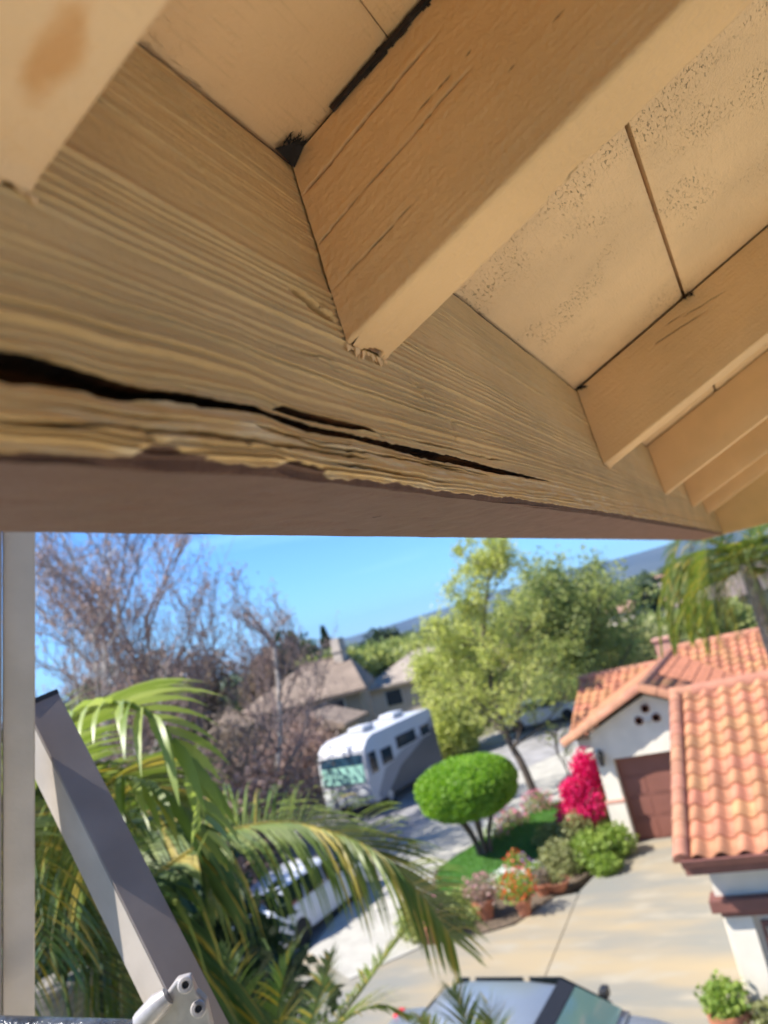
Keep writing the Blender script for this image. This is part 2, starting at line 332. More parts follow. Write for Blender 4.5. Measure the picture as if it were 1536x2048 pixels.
h += .0025 * np.exp(-((ZZ - (lo1(XX) - .006)) / .006) ** 2) * np.clip((.45 - XX) / .2, 0, 1)             # bulged strip under the split
h += .0016 * (fbm(XX * 40, ZZ * 30, 9) - .5) * (ZZ < lo1(XX))
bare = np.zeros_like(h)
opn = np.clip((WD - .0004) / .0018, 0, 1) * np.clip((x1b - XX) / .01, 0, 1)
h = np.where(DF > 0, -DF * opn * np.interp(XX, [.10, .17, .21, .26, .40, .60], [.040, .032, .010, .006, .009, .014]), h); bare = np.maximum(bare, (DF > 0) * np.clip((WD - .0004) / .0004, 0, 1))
for xa, xb, cf, wd in checks:
    zc = cf(XX) + .0006 * (fbm(XX * 90, XX * 0 + 1, 31) - .5) * 2; f = np.clip((xb - XX) / .02, 0, 1) * np.clip((XX - xa) / .02, 0, 1)
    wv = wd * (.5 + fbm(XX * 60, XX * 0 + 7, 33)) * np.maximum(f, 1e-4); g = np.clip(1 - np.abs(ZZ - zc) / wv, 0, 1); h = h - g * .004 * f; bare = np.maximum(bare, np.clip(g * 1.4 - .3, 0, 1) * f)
rc = np.random.default_rng(123)
for k in range(90):
    xa = rc.uniform(.10, .8); ln_ = rc.uniform(.02, .12); z0_ = rc.uniform(.068, .215); wd = rc.uniform(.00015, .0004); dz = rc.normal(0, .012); dep = rc.uniform(.0006, .0018)
    cs_ = slice(*np.searchsorted(xs, (xa, xa + ln_))); xr_ = XX[:, cs_]; zc = z0_ + dz * (xr_ - xa) + .0008 * (fbm(xr_[:1] * 60, xr_[:1] * 0 + k, 35) - .5); f = np.sin(np.clip((xr_ - xa) / ln_, 0, 1) * math.pi); h[:, cs_] -= np.clip(1 - np.abs(ZZ[:, cs_] - zc) / (wd * np.maximum(f, .05)), 0, 1) * dep
# torn splinter beside the rafter, chips in the face
for (px, py, L_, T_, dep) in ((618, 606, .012, .0022, .0045), (642, 628, .010, .0016, .003), (835, 775, .004, .0022, .0014), (845, 790, .003, .002, .001), (905, 850, .0025, .003, .0012), (908, 875, .002, .003, .001), (395, 340, .004, .001, .0006), (480, 887, .0012, .0012, .004), (290, 880, .0015, .0014, .002)):
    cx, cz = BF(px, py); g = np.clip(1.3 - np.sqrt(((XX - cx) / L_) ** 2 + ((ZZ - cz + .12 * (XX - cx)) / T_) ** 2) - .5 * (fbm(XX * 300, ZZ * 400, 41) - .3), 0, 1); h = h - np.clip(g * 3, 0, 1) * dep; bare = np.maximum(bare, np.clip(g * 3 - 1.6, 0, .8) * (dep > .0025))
cx, cz = BF(630, 612); h += .004 * np.clip(1 - np.sqrt(((XX - cx - .004) / .013) ** 2 + ((ZZ - cz - .0012 + .30 * (XX - cx)) / .0011) ** 2), 0, 1)
ed = edge(XX) + .0011 * (fbm(XX * 120, ZZ * 0 + 5, 51, 5) - .5) * 2 + .0016 * np.clip(fbm(XX * 45, ZZ * 0 + 9, 53, 3) - .55, 0, 1) * 4 * np.clip((.6 - XX) / .3, .2, 1)
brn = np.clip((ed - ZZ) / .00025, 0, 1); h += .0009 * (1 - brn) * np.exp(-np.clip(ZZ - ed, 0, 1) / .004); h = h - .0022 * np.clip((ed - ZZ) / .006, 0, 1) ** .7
YYb = bY(ZZ) - h; n_z, n_x = XX.shape
V = np.stack([XX, YYb, ZZ + ZC], -1).reshape(-1, 3); idx = np.arange(n_z * n_x).reshape(n_z, n_x)
Qd = np.stack([idx[:-1, :-1], idx[:-1, 1:], idx[1:, 1:], idx[1:, :-1]], -1).reshape(-1, 4)[:, ::-1]
# underside sheet, joined on to the foot of the face
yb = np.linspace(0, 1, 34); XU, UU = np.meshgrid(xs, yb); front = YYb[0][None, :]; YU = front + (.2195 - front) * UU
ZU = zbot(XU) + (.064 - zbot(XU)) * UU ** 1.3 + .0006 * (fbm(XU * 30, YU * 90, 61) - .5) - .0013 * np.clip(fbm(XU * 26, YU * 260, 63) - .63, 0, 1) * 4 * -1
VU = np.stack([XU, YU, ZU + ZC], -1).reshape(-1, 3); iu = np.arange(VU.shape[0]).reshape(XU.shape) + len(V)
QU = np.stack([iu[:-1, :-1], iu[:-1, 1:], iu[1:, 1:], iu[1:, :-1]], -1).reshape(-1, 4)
# outer face, top and ends
xa, xb = xs[0], xs[-1]
VB = np.array([(x, y, z + ZC) for x in (xa, xb) for (y, z) in ((.2196, .0641), (.2196, .215), (.1402, ZTOP), (.1359, .066))]); ib = len(V) + len(VU)
QB = np.array([[0, 4, 5, 1], [1, 5, 6, 2], [0, 1, 2, 3], [7, 6, 5, 4]]) + ib
VA = np.vstack([V, VU, VB]); QA = np.vstack([Qd, QU, QB])
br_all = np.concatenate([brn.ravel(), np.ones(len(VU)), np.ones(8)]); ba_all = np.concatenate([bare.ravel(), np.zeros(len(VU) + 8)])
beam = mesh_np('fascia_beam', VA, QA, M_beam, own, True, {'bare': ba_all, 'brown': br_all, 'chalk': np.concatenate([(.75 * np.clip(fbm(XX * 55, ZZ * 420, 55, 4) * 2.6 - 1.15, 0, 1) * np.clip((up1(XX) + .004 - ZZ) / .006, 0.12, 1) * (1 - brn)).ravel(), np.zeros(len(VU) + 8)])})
beam['label'] = 'weathered fascia beam with a long open split, tan face and brown underside'
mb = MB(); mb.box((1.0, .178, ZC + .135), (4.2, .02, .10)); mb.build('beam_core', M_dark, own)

# ---- rafters : relief on the face toward the lens, one mesh each
def rafter(x0, wdt, detail, m, length=1.15, seed=0, chk=(), gouge=()):
    ns, ntt = (360, 150) if detail else (24, 8)
    S = np.concatenate([np.linspace(0, .30, int(ns * .8), endpoint=False), np.linspace(.30, length, ns - int(ns * .8))]); T = np.linspace(0, 1, ntt)
    SS, TT = np.meshgrid(S, T); H = .0865
    # plumb cut against the beam: the start of each line follows the leaning beam face
    y0 = bY(.1275 + TT * .094) - .0012
    yy = y0 - SS * CS; zz = .1275 + TT * .0935 + SS * SN
    hh = .0010 * (fbm(SS * 12 + seed, TT * 5, 71 + seed) - .5) + .0005 * (fbm(SS * 30, TT * 60, 73 + seed) - .5) + .00025 * (fbm(SS * 400, TT * 60, 75, 3) - .5)
    br = np.zeros_like(hh)
    for (s0, t0, s1, t1, wd, dp) in chk:
        tl = t0 + (t1 - t0) * (SS - s0) / (s1 - s0) + .012 * (fbm(SS * 40, SS * 0 + seed + t0 * 9, 77) - .5) * 2
        f = np.clip((SS - s0) / .004, 0, 1) * np.clip((s1 - SS) / .02, 0, 1); wv = wd * (.4 + 1.1 * fbm(SS * 70, SS * 0 + t0 * 31, 79)); g = np.clip(1 - np.abs(TT - tl) * .094 / wv, 0, 1) * f
        hh = hh - g * dp; br = np.maximum(br, np.clip(g * 1.5 - .4, 0, 1))
    rnd_ = .0022
    low = np.clip(1 - TT * .094 / rnd_, 0, 1); hh = hh - rnd_ * (1 - np.sqrt(np.clip(1 - low ** 2, 0, 1)))
    edgechip = np.clip(fbm(SS * 60, SS * 0 + seed, 81) - .60, 0, 1) * 4 * low * .0012; hh = hh - edgechip
    A = np.stack([x0 - hh, yy, zz + ZC], -1); na = A.shape[0] * A.shape[1]; ia = np.arange(na).reshape(SS.shape)
    QA_ = np.stack([ia[:-1, :-1], ia[1:, :-1], ia[1:, 1:], ia[:-1, 1:]], -1).reshape(-1, 4)
    # underside
    W = np.linspace(0, 1, 26 if detail else 6); SU, WU = np.meshgrid(S, W)
    x_l = A[0, :, 0][None, :]; xr = x0 + wdt; XU_ = x_l + (xr - x_l) * WU
    rr = np.clip(1 - (1 - WU) * wdt / rnd_, 0, 1); lift = rnd_ * (1 - np.sqrt(np.clip(1 - rr ** 2, 0, 1)))
    zu = A[0, :, 2][None, :] - .0006 * (fbm(SU * 25 + seed, WU * 4, 83) - .5) * (WU > 0) - .0004 * (fbm(SU * 160, WU * 20, 85, 3) - .5) * (WU > 0) + lift
    frn = .0035 * fbm(WU * 14 + seed, WU * 0, 87) * np.clip(1 - SU / .006, 0, 1)             # frayed paint end
    bu = np.zeros_like(SU)
    for (s_, w_, ls_, lw_, dp_) in gouge:
        g = np.clip(1.35 - np.sqrt(((SU - s_) / ls_) ** 2 + ((WU - w_ - .35 * (SU - s_) / ls_ * lw_) / lw_) ** 2) - .7 * fbm(SU * 250, WU * 30, 89), 0, 1); g = np.clip(g * 2.5, 0, 1); zu = zu + g * dp_; bu = np.maximum(bu, g)
    yu = A[0, :, 1][None, :] - frn * .6
    B = np.stack([XU_, yu, zu - frn * .25], -1); ibb = np.arange(B.shape[0] * B.shape[1]).reshape(SU.shape) + na
    QB_ = np.stack([ibb[:-1, :-1], ibb[:-1, 1:], ibb[1:, 1:], ibb[1:, :-1]], -1).reshape(-1, 4)[:, ::-1]
    # far side, top, ends
    k = na + B.shape[0] * B.shape[1]; e = S[-1]
    Cv = np.array([(xr, bY(.2) - s * CS, z + s * SN + ZC) for s in (0, e) for z in (.1297, .221)] + [(x0, bY(.2) - s * CS, .2209 + s * SN + ZC) for s in (0, e)])
    QC = np.array([[0, 1, 3, 2], [1, 4, 5, 3]]) + k
    VV_ = np.vstack([A.reshape(-1, 3), B.reshape(-1, 3), Cv])
    QQ = np.vstack([QA_, QB_, QC]); at = np.concatenate([br.ravel(), .85 * bu.ravel(), np.zeros(len(VV_) - na - bu.size)])
    return mesh_np('rafter', VV_, QQ, m, own, True, {'bare': at, 'brown': np.zeros(len(VV_))})
chk1 = [(0, .80, .09, .835, .0007, .004), (0, .53, .10, .565, .0005, .003), (.0, .27, .06, .30, .0004, .002), (.06, .62, .22, .665, .00025, .0008), (.0, .40, .03, .41, .0003, .0015), (.10, .40, .26, .44, .0002, .0006)]
rafter(.0940, .0375, True, M_raft0, seed=1)
rafter(.2943, .0375, True, M_raft, seed=2, chk=chk1, gouge=((.120, .93, .008, .07, .003), (.107, .95, .005, .05, .002), (.131, .97, .006, .03, .002), (.0, .55, .004, .3, .002), (.215, .04, .014, .05, .0012)))
rafter(.8978, .0375, True, M_raft, seed=3, chk=[(.10, .80, .17, .70, .0009, .003), (.12, .90, .15, .86, .0008, .002), (.14, .84, .20, .72, .0006, .002)])
for i, x0 in enumerate((1.490, 2.085, 2.650)): rafter(x0, .0375, False, M_raft, seed=4 + i)
rafter(-.35, .0375, False, M_raft, seed=9)
# frayed paint flakes where the rafters meet the beam
def flakes(x0, wdt, n, seed, parent=own):
    r = np.random.default_rng(seed); mb = MB()
    for k in range(n):
        x = x0 + wdt * (k + r.random()) / n; y = bY(.127) - .0015 - r.random() * .002; z = ZC + .1268
        a = np.array([x, y, z]); wv = r.uniform(.0005, .0026); L_ = r.uniform(.0008, .0045); d = np.array([r.uniform(-.3, .5), .35, -1.0]); d /= np.linalg.norm(d)
        s = np.array([wv, 0, r.uniform(-.0003, .0003)]); t_ = np.array([0, .0003, 0])
        q = [a - s, a + s, a + s * .8 + d * L_ * .6, a + d * L_, a - s * .7 + d * L_ * .5]; mb.prism(q, t_)
    return mb.build('paint_flake', M_raft, parent)
flakes(.2943, .0375, 14, 3); flakes(.0945, .0370, 10, 4); flakes(.8978, .03, 6, 5)

# ---- soffit boards between the rafters
def soff_z(y): return .2213 + TAN * (.1405 - y)
def soffit(xa, xb, ya, yb_, m, gap=.0, tilt=0.0):
    """board lying on the rafters, ya > yb_ (outer, inner edge)"""
    nx, ny = max(6, int((xb - xa) / .006)), 40
    X_, Y_ = np.meshgrid(np.linspace(xa, xb, nx), np.linspace(ya, yb_, ny)); Z_ = soff_z(Y_) + gap + .0008 * (fbm(X_ * 9, Y_ * 20, 91) - .5) + tilt * (Y_ - ya)
    ee = np.minimum(np.abs(Y_ - ya), np.abs(Y_ - yb_)); Z_ += .0012 * np.clip(1 - ee / .0025, 0, 1)
    A = np.stack([X_, Y_, Z_ + ZC], -1).reshape(-1, 3); ia = np.arange(len(A)).reshape(X_.shape); q = np.stack([ia[:-1, :-1], ia[:-1, 1:], ia[1:, 1:], ia[1:, :-1]], -1).reshape(-1, 4)
    c = np.array([A[ia[0, 0]], A[ia[0, -1]], A[ia[-1, -1]], A[ia[-1, 0]]]); k = len(A); up = c + np.array([0, SN, CS]) * .018
    VV_ = np.vstack([A, c, up]); q2 = np.array([[0, 1, 5, 4], [1, 2, 6, 5], [2, 3, 7, 6], [3, 0, 4, 7]]) + k
    return mesh_np('soffit_board', VV_, np.vstack([q, q2]), m, own, True, {'bare': np.zeros(len(VV_)), 'brown': np.zeros(len(VV_))})
soffit(-.32, .2965, .1480, .0802, M_soff0, .0024); soffit(-.32, .2965, .0797, -.13, M_soff0, .0022); soffit(-.32, .2965, -.133, -.50, M_soff0, .0022)
for xa, xb in ((.330, .899), (.933, 1.492), (1.525, 2.087), (2.12, 2.652), (2.685, 3.20)):
    g = .0016 if xa < .5 else .001
    soffit(xa, xb, .1480, .0030, M_soff, g + .001); soffit(xa, xb, -.0004, -.20, M_soff, g + .0005); soffit(xa, xb, -.203, -.50, M_soff, g)
# loose dirt and roots stuffed in the gaps, and a black wedge painting a corner hole's shade
r_ = np.random.default_rng(5); mb = MB()
mb.add([(.2935, .1385, ZC + .2165), (.2800, .1392, ZC + .2202), (.2938, .1290, ZC + .2262), (.2938, .1400, ZC + .2230), (.2865, .1335, ZC + .2228)], [[0, 1, 4], [0, 4, 2], [1, 3, 2, 4], [0, 3, 1], [0, 2, 3]])
for k in range(40):
    u = r_.random(); p = np.array([.2925 - r_.random() * .009, .1375 - r_.random() * .006, ZC + .2225 + r_.random() * .002]); d = np.array([-r_.uniform(.0, .5), -r_.uniform(.3, 1.0), r_.uniform(.1, .38)]) * r_.uniform(.003, .007)
    mb.tube([p, p + d * .5 + r_.normal(0, .0006, 3), p + d], [.00035, .0003, .0001], 3)
for k in range(36):
    p = np.array([.8965 - r_.random() * .008, .139 - r_.random() * .01, ZC + .221 + r_.random() * .002]); d = np.array([-r_.random(), -r_.random(), r_.uniform(-.8, .1)]) * .005
    mb.tube([p, p + d], [.0005, .0002], 3)
for k in range(30):
    p = np.array([.8965 - r_.random() * .008, .004 - r_.random() * .012, ZC + .2775 + r_.random() * .002]); d = np.array([-r_.random(), r_.uniform(-.5, .5), r_.uniform(-.8, .1)]) * .006
    mb.tube([p, p + d], [.0006, .0002], 3)
o = mb.build('dirt_fibre_and_hole', M_debris_hole, own); o['kind'] = 'stuff'
# crumbled dark caulk along the top of the middle rafter, over a dark strip painting the gap's shade
r_ = np.random.default_rng(8); mb = MB()
mb.box((.2928, .0975 - .10 * CS + .016, ZC + .2212 + TAN * (.043 + .10 * CS - .016)), (.0022, .20, .0022), 0, [np.array([1, 0, 0]), np.array([0, -CS, SN]), np.array([0, SN, CS])])
for k in range(420):
    s = r_.uniform(.048, .25); y = .1405 - s * CS; x = .2943 - r_.uniform(-.0002, .0022); z = ZC + .2213 + TAN * s * CS - r_.uniform(-.001, .0018)
    mb.box((x, y, z), (r_.uniform(.0006, .002), r_.uniform(.001, .005), r_.uniform(.0006, .002)), 0, [np.array([1, 0, 0]), np.array([0, -CS, SN]), np.array([0, SN, CS])])
o = mb.build('crumbled_caulk_and_gap', M_dark, own); o['kind'] = 'stuff'

# ---- roof above, corner beam at the far end, and the house wall under the eave
mb = MB(); y1, y2 = .43, -4.5
mb.prism([(-6, y1, ZC + soff_z(y1) + .045), (-6, y2, ZC + soff_z(y2) + .045), (-6, y2, ZC + soff_z(y2) + .12), (-6, y1, ZC + soff_z(y1) + .12)], (9.45, 0, 0)); mb.build('roof_deck', M_deck, own)
n_ = 90; SB, TB = np.meshgrid(np.linspace(.215, -1.6, n_), np.linspace(0, 1, 24)); X_ = 3.2 - .0012 * (fbm(SB * 10, TB * 20, 95)); Zt = .064 + TB * (np.maximum(soff_z(SB), .222) - .064)
A = np.stack([X_ - .004, SB, Zt + ZC], -1).reshape(-1, 3); ia = np.arange(len(A)).reshape(SB.shape); q = np.stack([ia[:-1, :-1], ia[:-1, 1:], ia[1:, 1:], ia[1:, :-1]], -1).reshape(-1, 4)
c = A[[ia[0, 0], ia[0, -1], ia[-1, -1], ia[-1, 0]]]; VV_ = np.vstack([A, c, c + np.array([.085, 0, 0])]); k = len(A)
mesh_np('corner_beam', VV_, np.vstack([q, np.array([[0, 1, 5, 4], [1, 2, 6, 5], [2, 3, 7, 6], [3, 0, 4, 7], [4, 5, 6, 7]]) + k]), M_beam, own, True, {'bare': np.zeros(len(VV_)), 'brown': np.zeros(len(VV_))})
mb = MB(); mb.box((-1.6, -.75, 3.35), (9.4, .30, 6.7)); mb.build('house_wall', M_stucco, own)
# dark seed husk caught on the brown underside
hp = onp(753, 1028, (0, 0, 1), ZC + .063); mb = MB(); ax = np.array([.8, -.45, 0]); ay = np.array([.45, .8, 0])
out = [hp + ax * a + ay * b_ + np.array([0, 0, -.0008 - .0012 * (1 - abs(a) / .006)]) for a, b_ in ((-.005, 0), (-.002, .0009), (.003, .0006), (.0058, -.0004), (.002, -.0008), (-.003, -.0007))]
mb.prism(out, (0, 0, .0005)); tag(mb.build('seed_husk', M_debris_hole, None, org=hp), 'tiny dark seed husk stuck to the brown underside of the beam', 'husk')
# ================================================================== ground, street, driveway
def polyslab(name, pts, ztop, th, m, parent=None):
    mb = MB(); mb.prism([(p[0], p[1], ztop - th) for p in pts], (0, 0, th)); return mb.build(name, m, parent)
M_ground = mat('dry hillside ground', (.16, .14, .075), .95, .3, .02, col2=(.10, .13, .05), detail=8)
M_asph = mat('asphalt', (.25, .24, .24), .9, .2, 1.2, .4, 120)
M_conc = None
def concrete(name):
    m, t, o = newmat(name); p = N(t, 'ShaderNodeBsdfPrincipled'); t.links.new(p.outputs[0], o.inputs[0]); p.inputs['Roughness'].default_value = .85
    c = mixc(t, ramp(t, noise(t, .55, 5, (1.6, .45, 1)), .35, .68), (.19, .185, .16), (.31, .245, .15))
    c = mixc(t, ramp(t, noise(t, 1.7, 6, (1.3, .5, 1)), .5, .75), c, (.30, .265, .20))
    c = mixc(t, ramp(t, noise(t, 26, 4), .62, .75), c, (.23, .205, .17)); t.links.new(c, p.inputs['Base Color'])
    b = N(t, 'ShaderNodeBump'); b.inputs['Strength'].default_value = .3; b.inputs['Distance'].default_value = .004; t.links.new(noise(t, 140, 3), b.inputs['Height']); t.links.new(b.outputs[0], p.inputs['Normal']); return m
M_conc = concrete('stained pale concrete'); M_walk = mat('pale pavement concrete', (.36, .34, .295), .85, .1, 2)
M_lawn = mat('lawn turf', (.05, .14, .022), .9, .25, 2.5, .8, 60); M_soil = mat('bark mulch soil', (.10, .07, .045), .95, .35, 9, .8, 40)
gq = MB(); gq.add([(-5000, -5000, -.16), (5600, -5000, -.16), (5600, 5600, -.16), (-5000, 5600, -.16)], [[0, 1, 2, 3]]); tag(gq.build('ground', M_ground), kind='structure')
st = [(6, 11.9), (15.4, 11.9), (22.2, 13.2), (25.1, 13.0), (28.7, 12.4), (30.4, 11.5), (34.3, 9.5), (48, 1), (60, -8), (66, -4), (50, 7.5), (42, 11.6), (40.6, 13.7), (37.4, 14.2), (37.2, 16.4), (33, 20), (30, 23.0), (6, 25)]
tag(polyslab('street', st, -.10, .05, M_asph), kind='structure')
fs = [(6, 25.15), (30.1, 23.15), (33.2, 20.1), (37.4, 16.5), (37.6, 14.4), (40.8, 13.9), (42.2, 11.8), (50.2, 7.7), (66, -3.8), (67, -2.6), (51, 9.2), (43, 13.2), (41.6, 15.2), (39, 17), (34, 21.4), (30.7, 24.6), (6, 26.6)]
tag(polyslab('far_pavement', fs, .0, .14, M_walk), kind='structure')
dw = bpy.data.objects.new('driveway', None); COL.objects.link(dw); ORG['driveway'] = np.zeros(3); tag(dw, kind='structure')
jl = lambda X: 5.56 + (X - 13.2) * .054
polyslab('slab', [(8.5, jl(8.5) + .012), (17.55, jl(17.55) + .012), (17.4, 6.31), (16.08, 6.86), (15.7, 7.53), (15.79, 8.27), (13.97, 9.78), (15.3, 11.6), (8.5, 11.6)], 0, .14, M_conc, dw)
M_bounce_slab = mat('pale concrete bounce slab', (.72, .655, .54), .85, .06, 1.5)
for k_ in range(2): polyslab('slab', [(.2 + k_ * 4.15, -.55), (.2 + k_ * 4.15 + 4.13, -.55), (.2 + k_ * 4.15 + 4.13, 11.6), (.2 + k_ * 4.15, 11.6)], 0, .14, M_bounce_slab, dw)  # slabs added out of view, pale to bounce light up onto the eave
polyslab('slab', [(8.5, -.55), (11.7, -.55), (11.7, 2.0), (20.62, 2.0), (20.62, 5.02), (19.98, 5.02), (18.82, 5.57), (17.62, jl(17.6) + .0), (17.55, jl(17.55) - .012), (8.5, jl(8.5) - .012)], 0, .14, M_conc, dw)
pv = [(14.02, 9.82), (15.83, 8.35), (17.0, 8.55), (17.81, 9.6), (19.91, 10.4), (21.69, 9.9), (22.92, 9.6), (25.2, 8.45), (25.4, 7.7), (30, 4.5), (36, 2.0), (37, 5.8), (34.25, 9.3), (30.4, 11.3), (28.7, 12.2), (25.1, 12.8), (22.2, 13.0), (15.34, 11.7)]
tag(polyslab('pavement', pv, -.004, .14, M_walk), kind='structure')
bed = [(15.83, 8.35), (15.74, 7.55), (16.12, 6.9), (17.42, 6.36), (18.84, 5.62), (20.0, 5.06), (20.3, 5.5), (24.4, 5.6), (25.4, 7.7), (25.2, 8.45), (22.92, 9.6), (21.69, 9.9), (19.91, 10.4), (17.81, 9.6), (17.0, 8.55)]
tag(polyslab('planting_bed', bed, .02, .16, M_soil), kind='structure')
# mounded lawn
def inside(poly, X, Y):
    r = np.zeros(X.shape, bool); n = len(poly)
    for i in range(n):
        (x1, y1), (x2, y2) = poly[i], poly[(i + 1) % n]; c = ((y1 > Y) != (y2 > Y)) & (X < (x2 - x1) * (Y - y1) / (y2 - y1 + 1e-12) + x1); r ^= c
    return r
lw = [(17.3, 8.75), (17.81, 9.5), (19.91, 10.3), (21.69, 9.8), (22.92, 9.5), (25.0, 8.3), (25.1, 7.7), (22.08, 6.9), (19.84, 7.1), (18.76, 7.9)]
C0 = np.mean(lw, 0); rings = 16; seg = 72; vs = []; 
lwd = np.array(lw); per = np.vstack([lwd, lwd[:1]]); dl = np.r_[0, np.cumsum(np.linalg.norm(np.diff(per, axis=0), axis=1))]; tt = np.linspace(0, dl[-1], seg, endpoint=False)
bx_ = np.interp(tt, dl, per[:, 0]); by_ = np.interp(tt, dl, per[:, 1])
for k in range(rings + 1):
    f = 1 - k / rings
    for i in range(seg): vs.append((C0[0] + (bx_[i] - C0[0]) * f, C0[1] + (by_[i] - C0[1]) * f, .03 + .30 * (1 - f ** 2.2)))
ii = np.arange((rings + 1) * seg).reshape(rings + 1, seg); q = np.stack([ii[:-1], np.roll(ii[:-1], -1, 1), np.roll(ii[1:], -1, 1), ii[1:]], -1).reshape(-1, 4)
tag(mesh_np('lawn', vs, q, M_lawn, None, True), kind='structure')
def lawnz(x, y):
    a = math.atan2(y - C0[1], x - C0[0]); th = np.arctan2(by_ - C0[1], bx_ - C0[0]); i = int(np.argmin(np.abs(np.angle(np.exp(1j * (th - a)))))); f = math.hypot(x - C0[0], y - C0[1]) / math.hypot(bx_[i] - C0[0], by_[i] - C0[1])
    return .03 + .30 * (1 - min(f, 1) ** 2.2) if f < 1 else .02
# grass blades on the lawn
n = 26000; X = rng.uniform(17, 25.3, n); Y = rng.uniform(6.7, 10.4, n); k = inside(lw, X, Y); X = X[k]; Y = Y[k]; n = len(X)
Z = np.array([lawnz(a, b) for a, b in zip(X, Y)]); an = rng.uniform(0, 6.28, n); hgt = rng.uniform(.03, .07, n); wv = .012
dx, dy = np.cos(an) * wv, np.sin(an) * wv; lx, ly = rng.normal(0, .02, n), rng.normal(0, .02, n)
V = np.stack([np.stack([X - dx, Y - dy, Z - .005], -1), np.stack([X + dx, Y + dy, Z - .005], -1), np.stack([X + lx, Y + ly, Z + hgt], -1)], 1).reshape(-1, 3)
tag(mesh_np('lawn_grass', V, np.arange(3 * n).reshape(-1, 3), leafmat('grass blade', (.07, .18, .025), (.12, .26, .04), .3)), 'short green turf on the mounded front lawn', 'grass', kind='stuff')

# ================================================================== neighbours' houses with barrel tiles
M_tile = mat('terracotta tile', (.385, .165, .082), .8, .16, 7, .25, 60, rnd=.2)
M_tile_cap = mat('terracotta ridge tile', (.37, .165, .095), .8, .15, 5, rnd=.12); M_mortar = mat('roof underlay', (.12, .075, .05), .95, .2, 5)
M_wallw = mat('off white stucco', (.66, .60, .50), .9, .05, 3, .4, 60); M_door = mat('rust red garage door', (.19, .07, .048), .6, .06, 2)
M_trim = mat('red brown trim', (.17, .065, .048), .6, .1, 6); M_pinkt = mat('terracotta band', (.50, .27, .2), .8, .1, 6); M_iron = mat('black iron', (.02, .02, .02), .5, .2, 20); M_clay = mat('clay vent pipe', (.22, .09, .05), .85, .2, 20)
TW, TE = .30, .345
def tile_mesh(name, wd=TW, ln=.42):
    n = 9; us = np.linspace(0, 1, n); prof = [(.0 + wd * u, .038 * math.sin((u - .04) * 2 * math.pi) if u < .54 else .038 * math.sin((u - .04) * 2 * math.pi) * .35) for u in us]
    prof = [(wd * u, .064 * math.sin(min(u / .62, 1) * math.pi) - (.020 * math.sin((u - .62) / .38 * math.pi) if u > .62 else 0)) for u in us]
    vs = [(x, 0, z + .038) for x, z in prof] + [(x, ln, z + .004) for x, z in prof] + [(x, 0, z + .010) for x, z in prof]
    fs = [[i, i + 1, n + i + 1, n + i] for i in range(n - 1)] + [[2 * n + i, 2 * n + i + 1, i + 1, i] for i in range(n - 1)]
    me = bpy.data.meshes.new(name); me.from_pydata(vs, [], fs); me.update(); me.polygons.foreach_set('use_smooth', [True] * (n - 1) + [False] * (n - 1)); me.materials.append(M_tile); return me
TILE = tile_mesh('roof_tile')
def tile_roof(parent, o, U, S, wlen, slen, maskf=None, label=None):
    """o lower-left corner at eave, U along the eave, S up the slope; each tile an object"""
    o, U, S = (np.array(a, float) for a in (o, U, S)); U /= np.linalg.norm(U); S /= np.linalg.norm(S); Nn = np.cross(U, S)
    nc, nr = int(round(wlen / TW)), int(round(slen / TE)); out = []
    for r in range(nr):
        for c in range(nc):
            p = o + U * (c * TW) + S * (r * slen / nr) + Nn * .012
            if maskf is not None and not maskf(p + U * TW / 2 + S * TE / 2): continue
            j = np.random.default_rng(r * 97 + c).normal(0, 1, 3); a = .006 * j[0]; U2 = U + S * a; p = p + S * (.006 * j[1]) + Nn * (.002 * j[2])
            t = bpy.data.objects.new('roof_tile', TILE); COL.objects.link(t); t.parent = parent; q = p - ORG[parent.name]
            t.matrix_local = Matrix(((U2[0], S[0], Nn[0], q[0]), (U2[1], S[1], Nn[1], q[1]), (U2[2], S[2], Nn[2], q[2]), (0, 0, 0, 1))); out.append(t)
    return out
def tile_stuff(parent, o, U, S, wlen, slen, maskf=None):
    o, U, S = (np.array(a, float) for a in (o, U, S)); U /= np.linalg.norm(U); S /= np.linalg.norm(S); Nn = np.cross(U, S); mb = MB()
    tv = np.array([v.co[:] for v in TILE.vertices]); tf = [list(p.vertices) for p in TILE.polygons]; nc, nr = int(round(wlen / TW)), int(round(slen / TE))
    for r in range(nr):
        for c in range(nc):
            p = o + U * (c * TW) + S * (r * slen / nr) + Nn * .012
            if maskf is not None and not maskf(p + U * TW / 2 + S * TE / 2): continue
            mb.add([p + U * a[0] + S * a[1] + Nn * a[2] for a in tv], tf)
    x = mb.build('roof_tiles', M_tile, parent); x['kind'] = 'stuff'; return x
def ridge_caps(parent, a, b, r=.11, step=.38, m=None):
    a, b = np.array(a, float), np.array(b, float); Ln = np.linalg.norm(b - a); d = (b - a) / Ln; n = max(1, int(round(Ln / step))); st_ = Ln / n
    up = np.array([0, 0, 1.0]); s = np.cross(d, up); s /= np.linalg.norm(s); u2 = np.cross(s, d)
    for k in range(n):
        p = a + d * st_ * k; vs = []; rr = [r * 1.06, r * .94]
        for e, q in ((0, p), (1, p + d * (st_ + .05))):
            vs += [q + rr[e] * (s * math.cos(th) + u2 * math.sin(th)) - up * .035 for th in np.linspace(-.25, math.pi + .25, 9)]
        mb = MB(); mb.add(vs, [[i, i + 1, 10 + i, 9 + i] for i in range(8)] + [list(range(9))]); mb.build('ridge_tile', m or M_tile_cap, parent, True)

